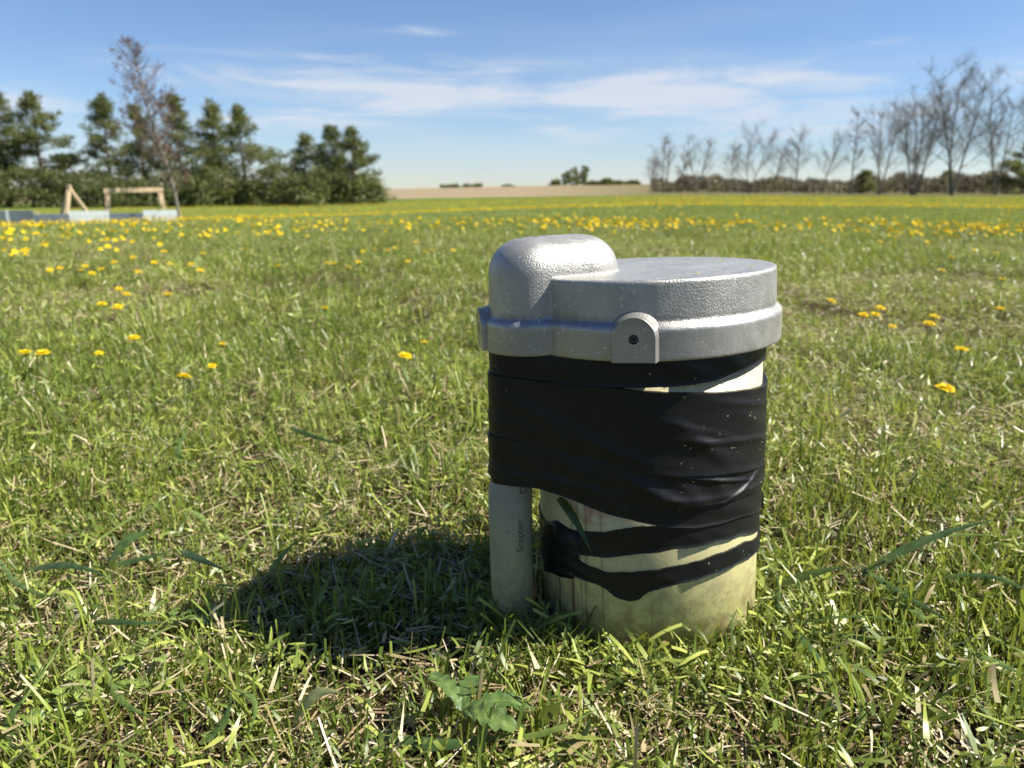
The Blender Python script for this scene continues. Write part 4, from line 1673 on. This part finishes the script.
boards(44, 172, 210.5, 220, 25.5, [(.23, M_BLUE), (.28, M_WHITE), (.24, M_BLUE), (.25, M_WHITE)], 'long low barrier with alternating blue and white panels before the timber frame', 2, 24, .78)
boards(-16, 32, 210.5, 220.5, 25.0, [(.46, M_BLUE), (.07, M_WHITE), (.47, M_BLUE)], 'short dark blue slatted barrier with one white stripe at the frame edge', 4, 16)

# ------------------------------------------------------------------ trees
def conifer(name, h, rad, seed, label, group, shape='pine', mat=None, loc=(0, 0, 0), low=.08, gap=.28, n_leaf=64, tsize=.30):
    rs = np.random.default_rng(seed)
    r_ = empty(name, loc)
    tag(r_, label, 'tree', group)
    tr = MB()
    k = 9
    bend = rs.normal(0, .02, 2) * h
    tp_ = [(bend[0] * (i / k) ** 2, bend[1] * (i / k) ** 2, h * .97 * i / k - .1) for i in range(k + 1)]
    tr.tube(tp_, [.018 * h * (1 - i / k) + .02 for i in range(k + 1)], 7)
    cls = []
    nb = int(9.5 * h)
    for i in range(nb):
        s = low + (1 - low) * (i + rs.uniform(0, 1)) / nb
        z = s * h
        if shape == 'spruce':
            env = (1 - s) ** .85
        else:
            env = (1 - s) ** .72 * (.65 + .35 * math.sin(math.pi * min(1, s * 1.05 + .1))) * (.92 + .16 * math.sin(s * 23 + seed))
        L = 1.62 * rad * env * rs.uniform(.4, 1.15) + .12
        a = rs.uniform(0, 6.283)
        lift = rs.uniform(-.05, .45) if shape == 'pine' else rs.uniform(-.3, .05)
        c0 = np.array([bend[0] * s * s, bend[1] * s * s, z])
        tip = c0 + np.array([math.cos(a) * L, math.sin(a) * L, lift * L])
        tr.tube([c0, (c0 + tip) / 2 + np.array([0, 0, -.04 * L]), tip], [.010 * h * (1 - s) + .015, .02, .01], 4, False)
        m = max(2, int(L / .34))
        for j in range(m):
            q = (j + 1) / m
            if q < gap + .2 and shape == 'pine':
                continue
            cls.append((c0 + (tip - c0) * q + rs.normal(0, .10, 3), .17 + .20 * rs.uniform() * (.5 + env)))
            if rs.uniform() < .4:
                sidev = np.array([-math.sin(a), math.cos(a), .25]) * rs.uniform(-.5, .5) * L * .55
                cls.append((c0 + (tip - c0) * q + sidev, .22 + .22 * rs.uniform()))
    cls.append((np.array([bend[0], bend[1], h * .98]), .22))
    C = np.array([c[0] for c in cls])
    Rr = np.array([c[1] for c in cls])
    n = len(C) * n_leaf
    ci = np.repeat(np.arange(len(C)), n_leaf)
    dv = rs.normal(0, 1, (n, 3))
    dv /= np.linalg.norm(dv, axis=1, keepdims=True)
    rr = Rr[ci] * rs.uniform(0, 1, n) ** .45
    P = C[ci] + dv * rr[:, None] * np.array([1, 1, .5])
    ax = dv + rs.normal(0, .7, (n, 3)) + np.array([0, 0, .35])
    ax /= np.linalg.norm(ax, axis=1, keepdims=True)
    sd = np.cross(ax, rs.normal(0, 1, (n, 3)))
    sd /= np.linalg.norm(sd, axis=1, keepdims=True)
    L = tsize * rs.uniform(.5, 1.1, n)[:, None]
    W = .05 * rs.uniform(.6, 1.3, n)[:, None]
    V = np.stack([P - sd * W * .5, P + sd * W * .5, P + ax * L + sd * W * .25, P + ax * L - sd * W * .25], 1).reshape(-1, 3)
    Fq = np.arange(n * 4).reshape(n, 4)
    rn = np.clip(rs.uniform(.1, .9, len(C))[ci] * .65 + rs.uniform(0, .35, n), 0, 1)
    T = np.zeros((n, 4, 4))
    T[..., 0] = rn[:, None]
    T[..., 1] = 1
    T[..., 3] = 1
    tr.build('trunk', M_PINEBARK, r_)
    obj('crown', np_mesh('crown', V, Fq, T.reshape(-1, 4)), mat or M_NEEDLE, r_)
    return r_


def place(px, yd):
    x = (px - 512) / F * (yd * math.cos(PITCH) + .0)
    return x, yd, float(terrain(x, yd))


def height_for(py, yd, gz):
    _, zt_ = at_depth(512, py, yd)
    return zt_ - gz


GL = 'evergreen trees in the row behind the painted boards'
CON = [  # px, top py, half width px, distance, shape, label
    (-28, 88, 34, 52, 'pine', 'evergreen cut by the frame edge at the outer end of the row'),
    (8, 84, 34, 50, 'pine', 'dense dark evergreen behind the slatted blue barrier'),
    (44, 94, 38, 49, 'pine', 'open airy evergreen with drooping tufts behind the A-shaped stand'),
    (112, 99, 27, 50, 'pine', 'dark evergreen with broad shoulders standing behind the timber frame'),
    (147, 107, 20, 52, 'pine', 'narrow evergreen partly hidden by the bare reddish tree'),
    (184, 97, 26, 50, 'pine', 'olive brown tinged evergreen just past the bare reddish tree'),
    (217, 104, 22, 51, 'spruce', 'evergreen with a narrow pointed spire between two broad ones'),
    (246, 109, 38, 49, 'pine', 'broad evergreen with one long side branch, before the small spired one'),
    (306, 136, 24, 51, 'spruce', 'smallest pointed evergreen in a dip of the row'),
    (336, 128, 30, 50, 'pine', 'full dark evergreen leaning on the end tree of the row'),
    (354, 130, 32, 49, 'pine', 'bushy evergreen at the open field end of the row'),
]
for i, (px, py, hw, yd, shp, lab) in enumerate(CON):
    x, y_, z_ = place(px, yd)
    h = height_for(py, yd, z_)
    conifer('evergreen_tree', h, hw / F * yd, 900 + i, lab, GL, shp, loc=(x, y_, z_), low=.10 if px > 300 else .18, n_leaf=30)


def bush(name, w_, h, seed, label, group, mat, loc, cat='bush', n_cl=46, n_leaf=46, leaf=.22):
    rs = np.random.default_rng(seed)
    r_ = empty(name, loc)
    tag(r_, label, cat, group)
    st = MB()
    for i in range(7):
        a = rs.uniform(0, 6.28)
        st.tube([(0, 0, -.05), (math.cos(a) * w_ * .2, math.sin(a) * w_ * .2, h * .4), (math.cos(a) * w_ * .6, math.sin(a) * w_ * .6, h * .75)], [.05, .035, .015], 4, False)
    C = np.stack([rs.normal(0, .42, n_cl) * w_, rs.normal(0, .42, n_cl) * w_, np.zeros(n_cl)], 1)
    rr = np.hypot(C[:, 0], C[:, 1]) / w_
    C[:, 2] = rs.uniform(.08, 1, n_cl) * h * np.clip(1.05 - .45 * rr ** 2, .2, 1)
    n = n_cl * n_leaf
    ci = np.repeat(np.arange(n_cl), n_leaf)
    P = C[ci] + rs.normal(0, 1, (n, 3)) * np.array([.30, .30, .24]) * (.6 + .12 * h)
    P[:, 2] = np.maximum(P[:, 2], .03)
    ax = rs.normal(0, 1, (n, 3))
    ax[:, 2] += .4
    ax /= np.linalg.norm(ax, axis=1, keepdims=True)
    sd = np.cross(ax, rs.normal(0, 1, (n, 3)))
    sd /= np.linalg.norm(sd, axis=1, keepdims=True)
    L = leaf * rs.uniform(.5, 1.2, n)[:, None]
    W = leaf * .42 * rs.uniform(.5, 1.2, n)[:, None]
    V = np.stack([P - sd * W * .5, P + sd * W * .5, P + ax * L + sd * W * .3, P + ax * L - sd * W * .3], 1).reshape(-1, 3)
    T = np.zeros((n, 4, 4))
    T[..., 0] = np.clip(rs.uniform(.1, .9, n_cl)[ci] * .6 + rs.uniform(0, .4, n), 0, 1)[:, None]
    T[..., 1] = 1
    T[..., 3] = 1
    st.build('stems', M_BARK, r_)
    obj('foliage', np_mesh('foliage', V, np.arange(n * 4).reshape(n, 4), T.reshape(-1, 4)), mat, r_)
    return r_


GBU = 'dark bushes under the evergreen row'
for i, (px, py, hw, lab) in enumerate([
        (-12, 166, 26, 'dark bush under the evergreens at the outer end of the row'), (30, 168, 28, 'dark bush behind the slatted blue barrier'), (70, 172, 26, 'olive bush behind the A-shaped stand'), (104, 178, 24, 'dark bush seen through the timber frame'),
        (140, 180, 24, 'low dark bush by the post of the timber frame'), (178, 174, 26, 'bush behind the base of the bare reddish tree'), (206, 170, 24, 'bush under the spired evergreen'), (236, 172, 28, 'dark bush under the broad side-branched evergreen'),
        (270, 176, 26, 'low olive bush in the dip of the evergreen row'), (300, 172, 26, 'dark bush under the smallest pointed evergreen'), (330, 170, 26, 'dark bush below the full dark evergreen'), (366, 176, 18, 'bush at the open field end of the evergreen row')]):
    yd = 47.0 + (i % 3)
    x, y_, z_ = place(px, yd)
    bush('bush', hw / F * yd * 1.1, height_for(py + 1, yd, z_), 1300 + i, lab, GBU, M_NEEDLE, (x, y_, z_), n_cl=60)

# bare reddish tree
def branch_pts(rs, p, d, L, n, wob, trop):
    pts = [np.array(p, float)]
    d = np.array(d, float)
    for i in range(n):
        d = d + rs.normal(0, wob, 3) + np.array([0, 0, trop])
        d /= np.linalg.norm(d)
        pts.append(pts[-1] + d * L / n)
    return pts, d


YR = 26.5
x, y_, z_ = place(176, YR)
rt = empty('bare_reddish_tree', (x, y_, z_))
tag(rt, 'tall thin leaning tree with sparse reddish brown leaves behind the painted boards', 'tree')
rs = np.random.default_rng(77)
hR = height_for(38, YR, z_)
topx = (147 - 176) / F * YR
tb, lf_c = MB(), []
K = 12
cent = [np.array([topx * (s * .75 + .25 * s * s) + .05 * math.sin(s * 9), .1 * math.sin(s * 6), s * hR - .05]) for s in np.linspace(0, 1, K + 1)]
cent[0][0] += .06
tb.tube(cent, [.042 * (1 - i / K) ** .8 + .012 for i in range(K + 1)], 7)
tw = MB()
for i in range(90):
    s = rs.uniform(.16, .97)
    p0 = cent[int(s * K)] + (cent[min(K, int(s * K) + 1)] - cent[int(s * K)]) * (s * K % 1)
    a = rs.uniform(0, 6.283)
    env = math.sin(math.pi * min(1, s * 1.05)) ** .6 * (1.15 if s < .62 else .85)
    L = (.4 + 1.25 * env) * rs.uniform(.45, 1)
    pts, d = branch_pts(rs, p0, (math.cos(a), math.sin(a), .65), L, 5, .08, .08)
    tw.tube(pts, [.018, .014, .011, .009, .007, .005], 4, False)
    for q in range(4):
        b0 = pts[rs.integers(1, 5)]
        p2, _ = branch_pts(rs, b0, rs.normal(0, 1, 3) * .7 + np.array([math.cos(a) * .5, math.sin(a) * .5, .5]), L * .4, 3, .2, .1)
        tw.tube(p2, [.008, .006, .005, .004], 3, False)
        if rs.uniform() < (.22 if s < .62 else .12):
            lf_c.append((p2[-1], rs.uniform(.07, .16)))
    if rs.uniform() < (.36 if s < .62 else .28):
        lf_c.append((pts[-1], rs.uniform(.08, .18)))
tb.build('trunk', simple('pale_bark', (.17, .142, .118), .9, nscale=4, namp=.3), rt)
tw.build('branches', simple('reddish_twig', (.115, .088, .074), .9), rt)
C = np.array([c[0] for c in lf_c]); Rr = np.array([c[1] for c in lf_c])
n = len(C) * 20
ci = np.repeat(np.arange(len(C)), 20)
P = C[ci] + rs.normal(0, .6, (n, 3)) * Rr[ci][:, None]
ax = rs.normal(0, 1, (n, 3)); ax /= np.linalg.norm(ax, axis=1, keepdims=True)
sd = np.cross(ax, rs.normal(0, 1, (n, 3))); sd /= np.linalg.norm(sd, axis=1, keepdims=True)
V = np.stack([P - sd * .014, P + sd * .014, P + ax * .07 + sd * .012, P + ax * .07 - sd * .012], 1).reshape(-1, 3)
T = np.zeros((n, 4, 4)); T[..., 0] = rs.uniform(0, 1, n)[:, None]; T[..., 1] = 1; T[..., 3] = 1
obj('leaves', np_mesh('leaves', V, np.arange(n * 4).reshape(n, 4), T.reshape(-1, 4)), M_REDLEAF, rt)


def bare_tree(h, spread, seed, label, loc, stems=1, lean=0.0, fork=.25, thick=1.0):
    rs = np.random.default_rng(seed)
    r_ = empty('bare_tree', loc)
    tag(r_, label, 'tree', 'leafless trees along the field edge')
    tk, tw_ = MB(), MB()
    def twigs(pts, L, lev):
        nb = [11, 7][lev]
        for _ in range(nb):
            i = rs.integers(1, len(pts))
            base = pts[i - 1] + (pts[i] - pts[i - 1]) * rs.uniform()
            dr = pts[i] - pts[i - 1]
            dr = dr / max(np.linalg.norm(dr), 1e-6)
            side = rs.normal(0, 1, 3)
            side -= dr * (side @ dr)
            side /= np.linalg.norm(side)
            d0 = dr * .75 + side * rs.uniform(.4, .8)
            l2 = L * rs.uniform(.28, .55)
            p2, _ = branch_pts(rs, base, d0, l2, 4, .07, .05)
            r0 = (.012, .0075)[lev] * thick * h / 10
            tw_.tube(p2, [r0, r0 * .8, r0 * .65, r0 * .5, r0 * .35], 3, False)
            if lev == 0:
                twigs(p2, l2 * 1.25, 1)
    for st in range(stems):
        a = (st / max(stems, 1)) * 6.283 + rs.uniform(-.5, .5)
        out = 0 if stems == 1 else rs.uniform(.16, .34)
        # spread the stems mainly across the row
        d0 = np.array([lean + out * (1 if st % 2 else -1) * rs.uniform(.7, 1.2), out * math.sin(a) * .6, 1.0])
        pts, dl = branch_pts(rs, (0.12 * (st - (stems - 1) / 2), 0, -.1), d0 / np.linalg.norm(d0), h * rs.uniform(.86, 1.0), 11, .04, .03)
        r0 = .0105 * h * thick * (1 if stems == 1 else .8)
        tk.tube(pts, [r0 * (1 - i / 11.5) ** .8 + .012 for i in range(12)], 7)
        nl = int(22 if stems == 1 else 14)
        for i in range(nl):
            s = fork + (1 - fork) * (i + rs.uniform()) / nl
            j = min(10, int(s * 11))
            base = pts[j] + (pts[j + 1] - pts[j]) * rs.uniform()
            az_ = rs.uniform(0, 6.283)
            up = rs.uniform(.45, 1.15)
            d1 = np.array([math.cos(az_), math.sin(az_), up])
            L = spread * rs.uniform(.85, 1.35) * (1.35 - .8 * s)
            p1, _ = branch_pts(rs, base, d1 / np.linalg.norm(d1), L, 6, .07, .06)
            rb = r0 * .32 * (1 - s * .75)
            tk.tube(p1, [rb * (1 - q / 7) + .008 for q in range(7)], 5, False)
            twigs(p1, L, 0)
        twigs(pts[6:], h * .2, 0)
    tk.build('trunk', M_BARK, r_)
    tw_.build('branches', M_TWIG, r_)
    return r_


BT = [  # px, top, spread px, distance, stems, lean, label
    (650, 150, 10, 112, 1, 0.0, 'small bare tree at the open field end of the leafless row'),
    (664, 130, 15, 108, 2, .05, 'twin-stemmed bare tree second from the field end of the leafless row'),
    (682, 146, 9, 110, 1, -.04, 'slim bare sapling between two twin-stemmed bare trees'),
    (697, 131, 16, 106, 2, 0.0, 'twin-stemmed bare tree just before the open gap in the leafless row'),
    (729, 140, 13, 100, 1, .05, 'slim bare tree just past the open gap in the leafless row'),
    (750, 124, 20, 96, 2, 0.05, 'fuller dark bare tree past the gap'),
    (772, 132, 14, 98, 1, .10, 'thin leaning bare tree beside the fuller dark one'),
    (796, 122, 18, 92, 1, -.02, 'pale thin bare tree in the middle of the leafless row'),
    (822, 130, 18, 88, 1, .16, 'leaning bare tree in the middle of the leafless row'),
    (851, 104, 12, 84, 1, .02, 'upright narrow bare tree beside the forked one'),
    (880, 94, 26, 78, 2, 0.0, 'forked V-shaped bare tree with a short dark trunk'),
    (914, 82, 28, 72, 4, 0.0, 'many-stemmed bare tree spreading from one base'),
    (953, 56, 34, 68, 3, .02, 'tallest bare tree in the leafless row'),
    (996, 78, 28, 72, 2, -.02, 'forked leaning bare tree beside the tallest one'),
    (1044, 60, 34, 70, 2, -.05, 'bare tree reaching in from the frame edge'),
]
for i, (px, py, sp, yd, st, ln, lab) in enumerate(BT):
    x, y_, z_ = place(px, yd)
    bare_tree(height_for(py, yd, z_) * .9, sp / F * yd, 2000 + i, lab, (x, y_, z_), st, ln, .22 if st > 1 else .3)

# brush along the leafless row
rs = np.random.default_rng(3)
n = 30000
yd = rs.uniform(82, 112, n)
lo_, hi_ = 652, 1120
px = rs.uniform(lo_, hi_, n)
yy = np.interp(px, [640, 720, 860, 1120], [118, 112, 98, 84]) + rs.normal(0, 4, n)
xx = (px - 512) / F * yy * math.cos(PITCH)
top = np.interp(px, [640, 700, 730, 860, 1024, 1120], [180, 177, 178, 177, 172, 172])
hmax = (189 - top) / F * yy + H - terrain(xx, yy)
kx = np.cumsum(rs.uniform(3, 22, 90)) + 630
cl = np.interp(px, kx, rs.uniform(0, 1, 90) ** 1.3) * .75 + .25 * rs.uniform(0, 1, n)
zz = terrain(xx, yy) + rs.uniform(0, 1, n) ** .8 * hmax * np.clip(.40 + .75 * cl, .3, 1.15)
P = np.stack([xx, yy, zz], 1)
ax = rs.normal(0, .6, (n, 3)); ax[:, 2] = np.abs(ax[:, 2]) + .5; ax /= np.linalg.norm(ax, axis=1, keepdims=True)
sd = np.cross(ax, rs.normal(0, 1, (n, 3))); sd /= np.linalg.norm(sd, axis=1, keepdims=True)
L = rs.uniform(.25, .7, n)[:, None]; W = rs.uniform(.03, .16, n)[:, None]
V = np.stack([P - sd * W * .5, P + sd * W * .5, P + ax * L + sd * W * .3, P + ax * L - sd * W * .3], 1).reshape(-1, 3)
hrel = np.clip((zz - terrain(xx, yy)) / np.maximum(hmax, .3), 0, 1)
T = np.zeros((n, 4, 4))
T[..., 0] = np.clip(.5 + .4 * np.sin(px * .13 + yy * .2) + rs.normal(0, .15, n), 0, 1)[:, None]
T[..., 1] = 1; T[..., 3] = 1
o = obj('brush_thicket', np_mesh('brush_thicket', V, np.arange(n * 4).reshape(n, 4), T.reshape(-1, 4)), M_BRUSH)
tag(o, 'tangled olive and tan brush under the leafless trees', 'brush', None, 'stuff')

for i, (px, py, hw, yd, lab) in enumerate([(1020, 146, 26, 80, 'round dark evergreen at the frame edge behind the forked leaning tree'), (864, 172, 9, 90, 'small dark evergreen in the brush beside the narrow bare tree'), (946, 172, 10, 90, 'small dark evergreen in the brush behind the tallest bare tree')]):
    x, y_, z_ = place(px, yd)
    conifer('evergreen_shrub', height_for(py, yd, z_), hw / F * yd, 3100 + i, lab, 'evergreens in the brush', 'pine', loc=(x, y_, z_), low=.06, n_leaf=50)

# far groves on the stubble rise
FG = [(556, 180, 6, 520, 'low end bush of the far grove'), (566, 171, 6, 525, 'far grove tree at the low end'), (575, 168, 6, 530, 'tall far tree in the middle of the grove'), (584, 166, 6, 520, 'tallest dense tree of the far grove'),
      (594, 183, 8, 380, 'low dark shrub at the start of the far shrub line'), (606, 179, 8, 380, 'darkest round shrub of the far shrub line'), (618, 182, 8, 385, 'round shrub past the darkest one in the far shrub line'), (632, 184, 8, 390, 'last low shrub of the far shrub line')]
for i, (px, py, hw, yd, lab) in enumerate(FG):
    x, y_, z_ = place(px, yd)
    bush('far_tree' if py < 175 else 'far_shrub', hw / F * yd, max(1.5, height_for(py, yd, z_)), 4000 + i, lab, 'far grove and shrubs on the field rise', M_NEEDLE, (x, y_, z_), 'tree' if py < 175 else 'shrub', n_cl=40, n_leaf=40, leaf=1.0)
for i, (px, lab) in enumerate([(446, 'first bush of the faint far windbreak'), (456, 'second bush of the faint far windbreak'), (467, 'third bush of the faint far windbreak'), (478, 'last bush of the faint far windbreak'), (508, 'lone tiny bush on the far skyline')]):
    yd = 760
    x, y_, z_ = place(px, yd)
    bush('far_shrub', 7 / F * yd, 3.6 if px < 500 else 2.4, 4100 + i, lab, 'faint bushes on the far skyline', M_NEEDLE, (x, y_, z_), 'shrub', n_cl=30, n_leaf=30, leaf=1.4)
